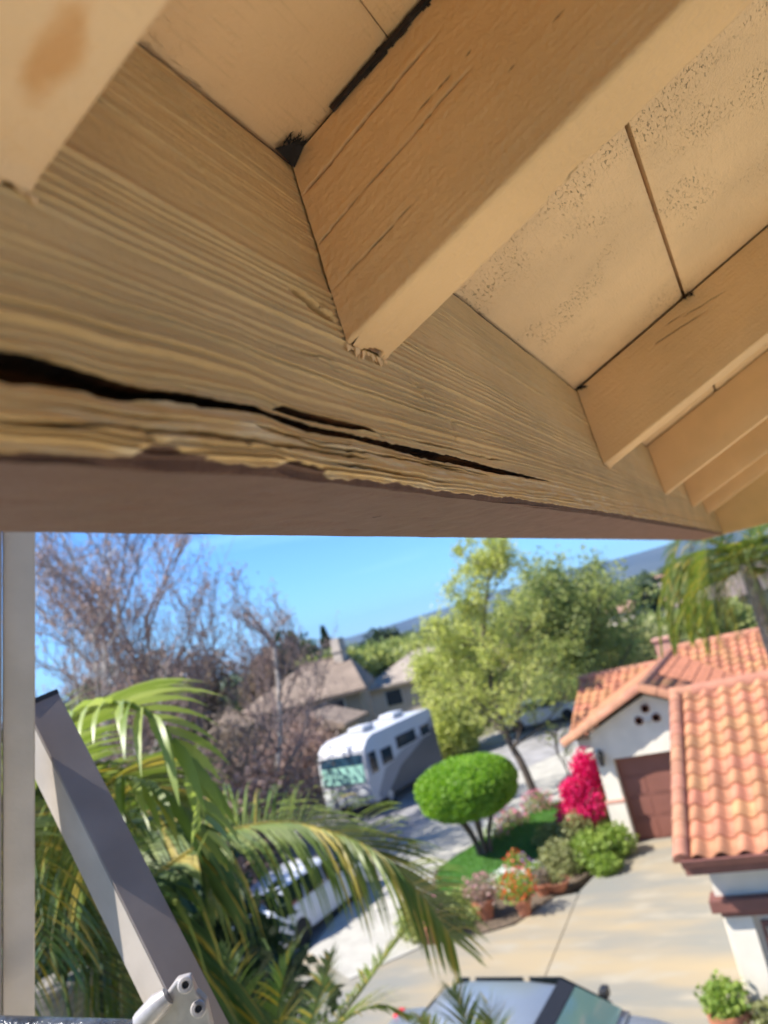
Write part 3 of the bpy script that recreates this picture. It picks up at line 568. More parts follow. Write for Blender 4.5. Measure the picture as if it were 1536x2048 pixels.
# ---- near wing on the right: gutter, tiled slope, stucco pier
nw = root('house_wing', (14.9, 0, 0), 'nearest tile roofed stucco wing with red brown gutter at the right edge', 'house')
E0 = np.array([11.30, 2.24, 2.60]); RZ = np.array([15.05, 2.24, 4.20]); Sd = (RZ - E0); sl_ = np.linalg.norm(Sd); Sd /= sl_; Ud = np.array([0, -1.0, 0])
tile_roof(nw, E0 + np.array([0, -.16, 0]), Ud, Sd, 4.8, sl_)
mb = MB(); Nd = np.cross(Ud, Sd); mb.prism([E0 - Nd * .02 + np.array([0, -.02, 0]), RZ - Nd * .02 + np.array([0, -.02, 0]), RZ - Nd * .14 + np.array([0, -.02, 0]), E0 - Nd * .14 + np.array([0, -.02, 0])], (0, -5.0, 0)); mb.build('roof_deck', M_mortar, nw)
mb = MB(); B2 = np.array([18.75, 2.24, 2.62]); mb.prism([RZ + (0, -.02, -.01), B2 + (0, -.02, 0), B2 + (0, -.02, -.12), RZ + (0, -.02, -.14)], (0, -5.0, 0)); mb.build('back_roof', M_tile, nw)
ridge_caps(nw, RZ + np.array([.0, .05, .05]), RZ + np.array([.0, -5, .05]), .13)
ridge_caps(nw, E0 + np.array([-.02, -.04, .06]), RZ + np.array([0, -.04, .06]), .115, .345)          # rake trim tiles
gp = [(11.30, 0, 2.545), (11.17, 0, 2.56), (11.13, 0, 2.66), (11.16, 0, 2.67), (11.19, 0, 2.60), (11.29, 0, 2.575)]
mb = MB(); mb.prism([(x, 2.20, z) for x, _, z in gp], (0, -4.9, 0)); mb.build('gutter', M_trim, nw)
mb = MB(); mb.box((11.31, -.25, 2.50), (.03, 4.9, .16)); mb.build('fascia', M_trim, nw)
mb = MB(); mb.box((15.05, -.35, 1.26), (6.5, 4.66, 2.52)); mb.box((11.76, 1.55, 2.25), (.14, .86, .54)); w_ = mb.build('wall', M_wallw, nw)
mb = MB(); mb.prism([(11.8, 1.975, 2.5), (15.05, 1.975, 3.98), (18.3, 1.975, 2.5)], (0, -4.6, 0)); mb.build('gable_wall', M_wallw, nw)
mb = MB(); mb.box((11.70, 1.50, 1.90), (.34, 1.12, .17)); mb.box((11.73, 1.47, 1.78), (.26, .98, .09)); mb.build('trim_band', M_trim, nw, bevel=.01)
mb = MB(); mb.box((11.74, 1.76, .87), (.14, .34, 1.74)); mb.build('pier', M_wallw, nw)
mb = MB(); mb.box((11.775, 1.15, .95), (.06, .72, 1.3)); pn = mb.build('window', M_trim, nw); mb = MB(); mb.box((11.74, 1.15, .95), (.03, .62, 1.2)); mb.build('pane', glassmat('dark window', (.03, .035, .035)), pn)
mb = MB(); mb.tube([(11.42, .95, 2.5), (11.6, .95, 2.3), (11.72, .95, 2.1), (11.72, .95, .2)], .035, 8); mb.build('downpipe', M_wallw, nw)

# ---- garage house behind it
gh = root('garage_house', (22, 3.7, 0), 'white stucco garage house with rust red door and terracotta tile roofs', 'house')
GX = 20.40; AP = np.array([GX - .32, 3.74, 3.72]); RK = np.array([GX - .32, 5.92, 2.74]); RR = np.array([GX - .32, 1.56, 2.74]); RIDX = 26.9
wl = MB(); yl, yr = 5.36, 2.1; dl_, dr_, dt = 4.95, 2.3, 2.10
prof = [(yl, 0), (dl_, 0), (dl_, dt), (dr_, dt), (dr_, 0), (yr, 0), (yr, 2.80), (3.74, 3.53), (yl, 2.81)]
wl.prism([(GX, y, z) for y, z in prof], (.24, 0, 0)); wl.box((GX + 3.4, yl - .08, 1.4), (6.3, .16, 2.78)); wl.build('wall', M_wallw, gh)
gd = MB(); nps = 4
door = None
mb = MB(); mb.box((GX + .30, (dl_ + dr_) / 2, dt / 2), (.05, dl_ - dr_ + .1, dt + .1)); door = mb.build('garage_door', M_door, gh)
for k in range(nps):
    mb = MB(); hh_ = dt / nps; mb.box((GX + .262, (dl_ + dr_) / 2, hh_ * (k + .5)), (.03, dl_ - dr_ - .01, hh_ - .012))
    for c in range(4):
        wv = (dl_ - dr_) / 4; mb.box((GX + .244, dl_ - wv * (c + .5), hh_ * (k + .5)), (.012, wv - .12, hh_ - .14))
    mb.build('door_panel', M_door, door, bevel=.004)
mb = MB(); mb.box((GX - .035, 5.16, 1.08), (.07, .50, .10)); mb.build('stucco_band', M_pinkt, gh, bevel=.015)
mb = MB(); mb.box((GX - .035, 5.16, .55), (.05, .46, 1.0)); mb.build('pier_base', M_wallw, gh, bevel=.01)
lt = MB(); lt.box((GX - .03, 5.20, 2.24), (.06, .10, .22)); lt.lathe([(.01, .20), (.10, .12), (.085, .10), (.07, -.14), (.03, -.18)], (GX - .16, 5.20, 2.18), 8); lt.tube([(GX - .02, 5.2, 2.36), (GX - .12, 5.2, 2.42), (GX - .16, 5.2, 2.36)], .012, 6); lt.build('wall_lantern', M_iron, gh)
for (y, z) in ((3.80, 3.20), (4.03, 2.93), (3.60, 2.94)):
    mb = MB(); mb.lathe([(.105, 0), (.105, .05), (.075, .05), (.075, -.05)], (GX + .0, y, z), 14, (-1, 0, 0)); mb.build('clay_vent', M_clay, gh, True)
mb = MB(); mb.box((GX - .02, 3.81, 2.93), (.03, .22, .05)); mb.tube([(GX - .03, 3.92, 2.9), (GX - .04, 3.81, 2.85), (GX - .03, 3.70, 2.9)], .02, 6); mb.build('plaster_scroll', M_wallw, gh)
# garage roof (gable toward the camera)
SL = np.array([0, AP[1] - RK[1], AP[2] - RK[2]]); sLn = np.linalg.norm(SL); SRt = np.array([0, AP[1] - RR[1], AP[2] - RR[2]])
mb = MB(); mb.prism([AP + (.05, 0, .0), RK + (.05, 0, .0), RK + (.05, 0, -.10), AP + (.05, 0, -.11), RR + (.05, 0, -.10), RR + (.05, 0, 0)], (RIDX - GX + .2, 0, 0)); mb.build('garage_deck', M_mortar, gh)
tile_roof(gh, RK + np.array([2.4, 0, 0]) * 0 + np.array([2.15, 0, 0]), (-1, 0, 0), SL, 2.1, sLn)
tile_roof(gh, RR + np.array([.05, 0, 0]), (1, 0, 0), SRt, 2.1, np.linalg.norm(SRt))
tile_stuff(gh, RK + np.array([6.6, 0, 0]), (-1, 0, 0), SL, 4.2, sLn); tile_stuff(gh, RR + np.array([2.4, 0, 0]), (1, 0, 0), SRt, 4.2, np.linalg.norm(SRt))
ridge_caps(gh, AP + np.array([.0, 0, .06]), AP + np.array([RIDX - AP[0], 0, .06]), .13, .40)
ridge_caps(gh, RK + np.array([.0, .05, .0]), AP + np.array([.0, .0, .05]), .15, .42); ridge_caps(gh, RR + np.array([.0, -.05, .0]), AP + np.array([.0, .0, .05]), .15, .42)
# lower roof on the left behind the garage, main roof on the right; both slopes face the camera
def slope_roof(ridx, rz, eavx, ez, y0, y1, mask=None, stuff_y=None):
    o = np.array([eavx, y0, ez]); S = np.array([ridx - eavx, 0, rz - ez]); ln = np.linalg.norm(S); Nn = np.cross((0, -1, 0), S / ln)
    tile_roof(gh, o, (0, -1, 0), S, (y0 - y1) if stuff_y is None else y0 - stuff_y, ln, mask)
    if stuff_y is not None: tile_stuff(gh, np.array([eavx, stuff_y, ez]), (0, -1, 0), S, stuff_y - y1, ln, mask)
    mb = MB(); mb.prism([o - Nn * .02, o + S - Nn * .02, o + S - Nn * .12, o - Nn * .12], (0, y1 - y0, 0)); mb.build('roof_deck', M_mortar, gh)
    mb = MB(); b_ = np.array([2 * ridx - eavx, y0, ez]); mb.prism([o + S, b_, b_ - (0, 0, .1), o + S - (0, 0, .12)], (0, y1 - y0, 0)); mb.build('back_roof', M_tile, gh)
    ridge_caps(gh, (ridx, y0 + .05, rz + .05), (ridx, y1, rz + .05), .12, .40)
slope_roof(27.2, 3.44, 23.9, 2.15, 6.92, 3.95, lambda p: p[2] > 3.72 - (p[1] - 3.74) * .45 - .35)
slope_roof(27.0, 3.84, 22.6, 1.9, 3.62, -5.0, lambda p: p[2] > 3.72 - (3.74 - p[1]) * .45 - .15 or p[1] < 1.4, stuff_y=-.3)
mb = MB(); mb.box((26.4, 5.3, 1.1), (4.6, 2.9, 2.2)); mb.box((25.4, -.9, 1.0), (5.4, 7.6, 2.0)); mb.build('rear_wall', M_wallw, gh)
mb = MB(); cp = LP(1319, 1312, 27 * .93); mb.box((27.9, cp[1] * 1.02, 3.65), (.5, .5, 1.0)); mb.box((27.9, cp[1] * 1.02, 4.17), (.62, .62, .08)); mb.build('chimney', M_pinkt, gh)
# ================================================================== vegetation
M_bark = mat('grey brown bark', (.11, .085, .065), .95, .3, 18, .6, 60, (1, 1, .25)); M_barkp = mat('pale birch bark', (.46, .42, .38), .9, .25, 12, .3, 60); M_barkr = mat('reddish twig bark', (.27, .20, .175), .95, .25, 10); M_palmtr = mat('palm trunk', (.17, .15, .125), .95, .3, 10, .6, 30, (1, 1, 6))
LM = dict(
    palm=leafmat('palm leaflet', (.075, .125, .02), (.20, .235, .055), .40, .4, (.36, .29, .06)),
    palmd=leafmat('dark palm leaflet', (.028, .065, .016), (.085, .125, .03), .32, .4, (.24, .19, .03)),
    palmy=leafmat('sunlit broad palm leaflet', (.15, .21, .035), (.29, .34, .10), .36, .38),
    lime=leafmat('lime tree leaf', (.32, .36, .085), (.50, .52, .17), .5, .5),
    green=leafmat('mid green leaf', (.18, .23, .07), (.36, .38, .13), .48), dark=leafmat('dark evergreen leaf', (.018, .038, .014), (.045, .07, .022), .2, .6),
    topi=leafmat('clipped topiary leaf', (.11, .25, .02), (.30, .46, .06), .42), brownl=leafmat('dry red brown leaf', (.24, .155, .12), (.40, .29, .24), .4), dryb=leafmat('dry shrub leaf', (.13, .10, .07), (.26, .20, .145), .25, .7),
    mag=leafmat('magenta bract', (.52, .006, .085), (.72, .03, .17), .3), pink=leafmat('pink petal', (.62, .17, .27), (.75, .33, .40), .3), white=leafmat('white petal', (.75, .75, .72), (.85, .85, .84), .2), red=leafmat('red petal', (.62, .02, .015), (.75, .09, .03), .25), purple=leafmat('purple petal', (.32, .14, .42), (.45, .25, .55), .25),
    bush=leafmat('bush leaf', (.15, .24, .04), (.32, .40, .09), .42), olive=leafmat('olive leaf', (.19, .21, .08), (.34, .34, .15), .4), far=leafmat('far foliage', (.06, .09, .03), (.16, .18, .06), .25, .7))
def leafV(C, size, r, flat=None, elong=1.5):
    """centres (n,3) -> folded diamond leaves of 2 triangles-quads"""
    n = len(C); a = r.normal(0, 1, (n, 3)); a /= np.linalg.norm(a, axis=1)[:, None]; b = r.normal(0, 1, (n, 3)); b -= (a * b).sum(1)[:, None] * a; b /= np.linalg.norm(b, axis=1)[:, None]
    s = (size * r.uniform(.65, 1.3, n))[:, None]; V = np.stack([C - a * s * elong * .5, C + b * s * .42, C + a * s * elong * .5, C - b * s * .42], 1).reshape(-1, 3); return V, np.arange(4 * n).reshape(-1, 4)
def foliage(name, C, size, m, parent, seed=0, elong=1.5):
    V, Q_ = leafV(np.asarray(C), size, np.random.default_rng(seed), elong=elong); o_ = mesh_np(name, V, Q_, m, parent); o_['kind'] = 'stuff'; return o_
def blob_points(c, rad, n, r, shell=.55, lump=.25):
    d = r.normal(0, 1, (n, 3)); d /= np.linalg.norm(d, axis=1)[:, None]; u = shell + (1 - shell) * r.random(n) ** .6
    k = 1 + lump * (fbm(d[:, 0] * 2.2 + 7, d[:, 1] * 2.2 + d[:, 2] * 3.1 + 9, int(r.integers(1000)), 3) - .5) * 2
    return np.asarray(c) + d * np.asarray(rad) * (u * k)[:, None]
def grow(base, h, r, spread=.5, levels=4, r0=.12, nb=(5, 4, 4), up=.5, lean=(0, 0), curve_=.2, first=.3, ratio=.62, wig=.12):
    """recursive branches -> list of (pts, radii) and tips"""
    br = []; tips = []
    def rec(p, d, L_, rad, lev):
        n = 5; pts = [p]; dd = d.copy()
        for i in range(n): dd = dd + r.normal(0, wig, 3) + np.array([0, 0, up * .08]); dd /= np.linalg.norm(dd); pts.append(pts[-1] + dd * L_ / n)
        rr = list(np.linspace(rad, rad * .45, n + 1)); br.append((pts, rr, lev))
        if lev >= levels: tips.extend(pts[1:]); return
        if lev >= levels - 1: tips.extend(pts[2:])
        k = nb[min(lev, len(nb) - 1)]
        for j in range(k):
            t = first + (1 - first) * (j + r.random()) / k if lev == 0 else .2 + .8 * (j + r.random()) / k
            i = min(int(t * n), n - 1); q = pts[i] + (pts[i + 1] - pts[i]) * (t * n - i); ax_ = (pts[i + 1] - pts[i]); ax_ /= np.linalg.norm(ax_)
            s = r.normal(0, 1, 3); s -= s.dot(ax_) * ax_; s /= np.linalg.norm(s); nd = ax_ * (1 - spread) + s * spread + np.array([0, 0, up * .35]); nd /= np.linalg.norm(nd)
            rec(q, nd, L_ * ratio * r.uniform(.75, 1.15) * (1.15 - .45 * t if lev == 0 else 1), rad * (.55 if lev else .42), lev + 1)
    d0 = np.array([lean[0], lean[1], 1.0]); d0 /= np.linalg.norm(d0); rec(np.array(base, float), d0, h, r0, 0); return br, np.array(tips)
def wood(br, name, m, parent, maxlev=9):
    mb = MB()
    for pts, rr, lev in br:
        if lev <= maxlev: mb.tube(pts, rr, 8 if lev == 0 else (5 if lev == 1 else 3), cap=False)
    V = np.array(mb.v); return mesh_np(name, V, np.array(mb.f), m, parent, True)
def tree(name, base, h, label, leaf, n=8000, lsize=.12, seed=1, bark=None, group=None, spread=.5, levels=3, nb=(9, 5, 5), up=.5, r0=.13, lean=(0, 0), jit=.25, first=.3, ratio=.55, cat='tree', trunkfrac=.8):
    r = np.random.default_rng(seed); rt = root(name, base, label, cat, group); br, tips = grow(base, h * trunkfrac, r, spread, levels, r0, nb, up, lean, first=first, ratio=ratio)
    w1 = [b for b in br if b[2] == 0]; w2 = [b for b in br if b[2] > 0]; wood(w1, 'trunk', bark or M_bark, rt); wood(w2, 'branches', bark or M_bark, rt)
    if n:
        C = tips[r.integers(0, len(tips), n)] + r.normal(0, jit, (n, 3)); foliage('crown', C, lsize, leaf, rt, seed)
    return rt

# ---------------- palms
def frond(parent, ctrl, n=70, ll=.6, lw=.026, m=None, seed=0, droop=.55, a0=60, a1=25, rad=.014, start=.12, taper=True, wob=.10, sides=(1, -1), rise=.15, droop2=None, rise2=None):
    r = np.random.default_rng(seed); P_ = spline(ctrl, 60); seglen = np.r_[0, np.cumsum(np.linalg.norm(np.diff(P_, axis=0), axis=1))]; Lt = seglen[-1]
    at = lambda s: np.array([np.interp(s, seglen, P_[:, k]) for k in range(3)])
    mb = MB(); mb.tube(P_[::4], np.linspace(rad, rad * .25, len(P_[::4])), 6); V = list(mb.v); fq = [f for f in mb.f if len(f) == 4]; fl = [f for f in mb.f if len(f) != 4]
    for i in range(n):
        u = start + (1 - start) * (i + .5) / n; s = u * Lt; p = at(s); T = at(min(s + .02, Lt)) - at(max(s - .02, 0)); T /= np.linalg.norm(T); up = np.array([0, 0, 1.0]); S = np.cross(T, up); S /= np.linalg.norm(S) + 1e-6; U2 = np.cross(S, T)
        for sd in sides:
            ang = math.radians(a0 + (a1 - a0) * u) * r.uniform(1 - wob, 1 + wob); L_ = ll * (math.sin(math.pi * (.16 + .78 * u)) ** .7 if taper else 1) * r.uniform(.85, 1.1); d0 = T * math.cos(ang) + sd * S * math.sin(ang) + U2 * (rise if sd > 0 or rise2 is None else rise2) + r.normal(0, wob * .5, 3); d0 /= np.linalg.norm(d0)
            q = p.copy(); ns = 5; wv = np.cross(d0, up); wv = wv / (np.linalg.norm(wv) + 1e-6); wv = wv * math.cos(.6 * sd) + np.cross(d0, wv) * math.sin(.6 * sd); k0 = len(V); prof = [.55, 1, .95, .75, .45, .05]; dd = d0
            for j in range(ns + 1):
                V.append(tuple(q + wv * lw * .5 * prof[j])); V.append(tuple(q - wv * lw * .5 * prof[j])); dd = dd + np.array([0, 0, -(droop if sd > 0 or droop2 is None else droop2) * (j + .6) / ns * .55]) * r.uniform(.8, 1.2); dd /= np.linalg.norm(dd); q = q + dd * L_ / ns
            fq += [[k0 + 2 * j, k0 + 2 * j + 1, k0 + 2 * j + 3, k0 + 2 * j + 2] for j in range(ns)]
    return mesh_np('frond', np.array(V), np.array(fq), m, parent)
def palm_trunk(parent, base, top, r0=.16, r1=.12):
    base = np.array(base, float); top = np.array(top, float); n = 22; pts = [base + (top - base) * t + np.array([.06 * math.sin(t * 3), 0, 0]) * t * (1 - t) * 4 for t in np.linspace(0, 1, n)]; mb = MB(); mb.tube(pts, [r0 + (r1 - r0) * t + .012 * (i % 2) for i, t in enumerate(np.linspace(0, 1, n))], 14); mb.build('trunk', M_palmtr, parent, True)
def PX(*a): return [AD(px, py, d_) for px, py, d_ in a]
# palm A: fronds sweep in front of the street; crown just out of view behind the ladder
cA = AD(120, 1960, 3.3); pa = root('palm_tree', (cA[0], cA[1], 0), 'feathery palm with long arching fronds beside the ladder', 'palm')
palm_trunk(pa, (cA[0], cA[1], -.1), cA)
frond(pa, [cA] + PX((240, 1810, 3.5), (350, 1722, 3.7), (460, 1662, 3.85), (560, 1645, 3.95), (640, 1657, 4.0), (725, 1688, 4.0), (790, 1735, 4.0), (850, 1800, 3.95), (905, 1880, 3.9)), 92, .66, .020, LM['palm'], 1, 2.3, 86, 62, .016, .2, rise=.05, wob=.06, droop2=.35, rise2=.45)
frond(pa, PX((330, 1735, 3.72), (460, 1664, 3.87), (560, 1648, 3.97), (640, 1660, 4.02), (725, 1692, 4.02), (790, 1740, 4.02), (850, 1806, 3.97), (900, 1878, 3.92)), 64, .82, .021, LM['palm'], 5, .25, 58, 30, .010, .05, rise=.0, wob=.05, sides=(-1,), rise2=.12)
frond(pa, [cA] + PX((80, 1700, 2.9), (90, 1500, 2.4), (180, 1420, 2.1), (270, 1412, 1.95), (340, 1475, 1.9), (390, 1570, 1.9), (420, 1680, 1.9)), 46, .36, .032, LM['palmy'], 2, 1.0, 66, 40, .016, .3, rise=.2, droop2=.5)
frond(pa, [cA] + PX((110, 1800, 3.0), (150, 1640, 2.7), (230, 1560, 2.5), (320, 1580, 2.4), (390, 1660, 2.4)), 46, .55, .032, LM['palm'], 3, .7, 65, 30, .016, .25)
frond(pa, [cA] + PX((160, 1850, 3.3), (220, 1700, 3.2), (300, 1640, 3.2), (380, 1680, 3.2), (430, 1790, 3.2)), 60, .55, .026, LM['palmd'], 4, .8, 65, 30, .015, .2)
for k, (px, py, dz) in enumerate(((120, 1600, 2.5), (60, 1650, 2.2), (200, 2060, 3.0), (330, 1900, 3.6), (260, 1990, 3.2), (20, 1750, 2.6), (150, 2090, 2.7), (420, 1960, 3.7), (60, 1520, 3.6))):
    e = AD(px, py, dz); mid = (cA + e) / 2 + np.array([0, 0, .30 + .08 * (k % 3)]); tip = e + (e - cA) * .35 - np.array([0, 0, .5]); frond(pa, [cA, mid, e, tip], 74, .55, .017, LM['palmd'] if k % 4 else LM['palm'], 10 + k, .7, 62, 28, .014, .15)
# palm B: lower, finely divided, in front of the driveway
cB_ = AD(600, 2180, 4.6); pb = root('palm_tree', (cB_[0], cB_[1], 0), 'smaller feathery palm rising from the bottom edge before the driveway', 'palm')
palm_trunk(pb, (cB_[0], cB_[1], -.1), cB_, .12, .10)
for k, (cs, nn, l_, mm) in enumerate(([PX((650, 2080, 4.5), (720, 1985, 4.4), (785, 1895, 4.3), (840, 1830, 4.25)), 64, .40, 'palm'], [PX((560, 2090, 4.5), (560, 2000, 4.4), (575, 1930, 4.4), (600, 1880, 4.4)), 56, .30, 'palmd'], [PX((640, 2100, 4.3), (690, 2040, 4.1), (760, 2010, 4.0), (820, 2030, 3.9)), 50, .32, 'palm'],
                              [PX((520, 2110, 4.4), (470, 2010, 4.3), (440, 1940, 4.2), (400, 1900, 4.1)), 52, .36, 'palmd'], [PX((480, 2130, 4.3), (380, 2050, 4.1), (320, 2030, 4.0)), 46, .36, 'palmd'], [PX((600, 2110, 4.2), (630, 2020, 4.0), (650, 1950, 3.9), (660, 1910, 3.85)), 56, .28, 'palmd'])):
    frond(pb, [cB_] + cs, nn, l_, .013, LM[mm], 40 + k, .35, 58, 25, .010, .2, rise=.2)
# palm C: leaflets over the roof of the silver car
cC = AD(980, 2260, 5.0); pc = root('palm_tree', (cC[0], cC[1], 0), 'low palm whose leaf tips overlap the roof of the silver car', 'palm')
palm_trunk(pc, (cC[0], cC[1], -.1), cC, .11, .09)
for k, cs in enumerate((PX((960, 2130, 4.9), (930, 2040, 4.8), (905, 1980, 4.75)), PX((980, 2130, 4.9), (985, 2060, 4.8), (975, 2005, 4.8)), PX((930, 2160, 4.9), (880, 2090, 4.8), (845, 2040, 4.7)))): frond(pc, [cC] + cs, 46, .34, .015, LM['palm' if k else 'palmd'], 60 + k, .3, 50, 22, .010, .25, rise=.2)
# palm D: behind the near wing, upper right
cD = AX(1492, 1128, 19.3); pd_ = root('palm_tree', (cD[0], cD[1], 0), 'tall palm with drooping fronds over the tile roof at the right edge', 'palm')
palm_trunk(pd_, (cD[0] + .1, cD[1], -.1), cD, .2, .15)
for k in range(44):
    a = k * 2 * math.pi / 44 * 9 + .2; el = [.75, .35, 1.0, .1, -.25, .55][k % 6]; Lf = 1.7 + .3 * (k % 3); h_ = np.array([math.cos(a), math.sin(a), 0]); up = np.array([0, 0, 1.0])
    p1_ = cD + h_ * Lf * .3 + up * Lf * .3 * el; p2_ = cD + h_ * Lf * .62 + up * Lf * (.42 * el - .05); p3_ = cD + h_ * Lf * .88 + up * Lf * (.30 * el - .35); p4_ = cD + h_ * Lf * 1.0 + up * Lf * (.05 * el - .68)
    frond(pd_, [cD, p1_, p2_, p3_, p4_], 60, .5, .032, LM['palm'], 80 + k, .45, 58, 28, .018, .15)
# fan palm far off
fb = LP(1331, 1300, 60); fp_ = LP(1292, 1190, 60); fp = root('fan_palm', (fp_[0], fp_[1], 0), 'distant fan palm with slim trunk standing beyond the tile roofs', 'palm'); cF = np.array([fp_[0], fp_[1], fp_[2]]); palm_trunk(fp, (fb[0], fb[1], -.1), cF, .32, .22)
r = np.random.default_rng(3); V = []; Q_ = []
for k in range(130):
    d = r.normal(0, 1, 3); d[2] = d[2] * .9 + .1; d /= np.linalg.norm(d); q = cF + d * .3; e = cF + d * r.uniform(1.0, 1.55) - np.array([0, 0, .25]); s = np.cross(d, r.normal(0, 1, 3)); s /= np.linalg.norm(s); n0 = len(V)
    V += [q, (q * .35 + e * .65) + s * .42, e, (q * .35 + e * .65) - s * .42]; Q_.append([n0, n0 + 1, n0 + 2, n0 + 3])
mesh_np('crown', np.array(V), np.array(Q_), LM['dark'], fp)

# ---------------- trees
def gz(px, py): return G(px, py)
tb = np.array([25.9, 9.15, 0]); 
lt_ = root('street_tree', tb, 'tall lime green tree with thin leaning trunk at the street corner', 'tree'); r = np.random.default_rng(21)
tk = spline([tb, AX(1045, 1530, 25.9), AX(1012, 1470, 25.95), AX(985, 1380, 26.0), AX(965, 1290, 26.0), AX(975, 1180, 26.0), AX(985, 1100, 26.0)], 16); mb = MB(); mb.tube(tk, np.linspace(.15, .02, 16), 9, cap=False); mesh_np('trunk', np.array(mb.v), np.array(mb.f), M_bark, lt_, True)
br = []; tips = []
for k in range(30):
    i = int(4 + 11 * (k / 30)); b, t_ = grow(tk[i], 2.9 * (1 - .55 * k / 30) * r.uniform(.7, 1.1), r, .55, 2, .045 * (1 - .5 * k / 30), (5, 4), .45, (r.normal(0, 1.0), r.normal(0, 1.0)), first=.2, ratio=.55); br += b; tips.append(t_)
tips = np.vstack(tips); wood(br, 'branches', M_bark, lt_); n = 12500; C = tips[r.integers(0, len(tips), n)] + r.normal(0, .13, (n, 3)); foliage('crown', C, .095, LM['lime'], lt_, 5)
tree('background_tree', gz(1215, 1440) * np.array([1, 1, 0]) * 1.0, 6.6, 'wide yellow green tree behind the garage roof', LM['green'], 22000, .15, 31, spread=.62, nb=(14, 6, 5), levels=3, jit=.28, first=.12, ratio=.62, up=.5, trunkfrac=.85)
p = LP(1135, 1400, 46); tree('background_tree', (p[0], p[1], -.1), 6.6, 'pale green tree rising behind the street tree, left of the garage', LM['lime'], 12000, .15, 32, spread=.55, nb=(12, 6, 5), levels=3, jit=.28, first=.15, ratio=.55)
p = LP(905, 1400, 42); tree('background_tree', (p[0], p[1], -.1), 5.4, 'round yellow green tree beyond the motorhome roof', LM['lime'], 12000, .15, 33, spread=.62, nb=(12, 6, 5), levels=3, jit=.26, first=.1, ratio=.6)
# bare reddish trees at the left
for k, (px, D_, h_, lean, lab, sd) in enumerate(((330, 26.0, 11.6, (-.05, .1), 'leafless reddish tree with a forked pale trunk left of centre', 41), (110, 24.5, 13.2, (.0, .05), 'tall bare twiggy tree right beside the ladder rail', 42), (205, 27, 13.0, (.02, -.05), 'bare birch-like tree between the ladder and the forked tree', 43), (470, 28, 9.4, (.12, -.22), 'slender bare sapling leaning toward the open blue sky', 44))):
    b = LP(px + 40, 1560, D_); r = np.random.default_rng(sd); rt = root('bare_tree', (b[0], b[1], -.1), lab, 'tree', 'bare trees at the left')
    br, tips = grow((b[0], b[1], -.1), h_ * .80, r, .52, 4, .12, (12, 6, 5, 3), .75, lean, first=.16, ratio=.50, wig=.10)
    wood([q for q in br if q[2] == 0], 'trunk', M_barkp, rt); wood([q for q in br if q[2] in (1, 2)], 'branches', M_barkp if k == 1 else M_barkr, rt); wood([q for q in br if q[2] > 2], 'twigs', M_barkr, rt)
    n = 2600; C = tips[r.integers(0, len(tips), n)] + r.normal(0, .12, (n, 3)); foliage('dry_leaves', C, .075, LM['brownl'], rt, sd)
# brown dormant hedge shrubs
for k, (px, py, D_, h_, lab) in enumerate(((385, 1560, 21, 3.2, 'big brown dormant shrub left of the motorhome'), (470, 1590, 24, 2.6, 'brown leafless shrub just left of the motorhome front'), (330, 1560, 23, 4.2, 'dark brown thicket under the forked bare tree'), (600, 1500, 38, 3.2, 'grey brown shrub in front of the far tan roof'), (520, 1480, 30, 3.6, 'russet shrub below the left end of the far tan roof'), (390, 1480, 27, 4.6, 'tall russet thicket at the end of the far roofs'), (210, 1540, 26, 4.4, 'dark thicket behind the bare trunks beside the ladder'), (470, 1500, 34, 4.4, 'grey brown shrub covering the wall of the half hidden house'), (575, 1490, 36, 3.8, 'pale brown shrub under the eaves of the chimney house'), (300, 1480, 33, 4.6, 'russet thicket on the left skyline'))):
    b = LP(px, py, D_); r = np.random.default_rng(60 + k); rt = root('dormant_shrub', (b[0], b[1], -.1), lab, 'shrub', 'dormant shrubs'); br = []; tp = []
    for j in range(9): bb, t_ = grow((b[0] + r.normal(0, .4), b[1] + r.normal(0, .4), -.1), h_ * r.uniform(.6, .85), r, .5, 2, .04, (6, 5), .5, (r.normal(0, .45), r.normal(0, .45)), ratio=.55); br += bb; tp.append(t_)
    tp = np.vstack(tp); wood(br, 'stems', M_barkr, rt); n = 7500; C = tp[r.integers(0, len(tp), n)] + r.normal(0, .3, (n, 3)); C[:, 2] = np.maximum(C[:, 2], .05); foliage('dry_leaves', C, .13, LM['dryb'] if k % 2 else LM['brownl'], rt, 70 + k)
# topiary : clipped mushroom on several stems
tp0 = np.array([20.0, 8.85, lawnz(20.0, 8.85)]); tr = root('topiary_tree', tp0, 'clipped mushroom shaped green topiary on several stems', 'tree'); r = np.random.default_rng(91)
for k in range(6):
    a = k * 1.05 + .3; mb = MB(); b = tp0 + np.array([.16 * math.cos(a), .16 * math.sin(a), -.03]); mb.tube(spline([b, b + np.array([.10 * math.cos(a), .12 * math.sin(a), .55]), b + np.array([.5 * math.cos(a), .55 * math.sin(a), 1.35])], 8), np.linspace(.075, .045, 8), 8); mb.build('stem', M_bark, tr, True)
cc = tp0 + np.array([0, .05, 1.72]); n = 24000; d = r.normal(0, 1, (n, 3)); d /= np.linalg.norm(d, axis=1)[:, None]; R3 = np.where(d[:, 2:] > 0, np.array([[1.42, 1.42, .82]]), np.array([[1.36, 1.36, .80]])); C = cc + np.sign(d) * np.abs(d) ** .85 * R3 * (.86 + .12 * r.random((n, 1)) + .10 * (fbm(d[:, :1] * 4 + 9, d[:, 1:2] * 4 + d[:, 2:3] * 3 + 9, 93, 3) - .5)); foliage('crown', C, .06, LM['topi'], tr, 92)
mb = MB(); mb.lathe([(.05, -.50), (.9, -.40), (1.12, -.1), (1.1, .22), (.75, .52), (.05, .62)], cc, 24); mb.build('inner_foliage', mat('dense inner leaves', (.075, .17, .02), .9, .3, 14), tr, True)
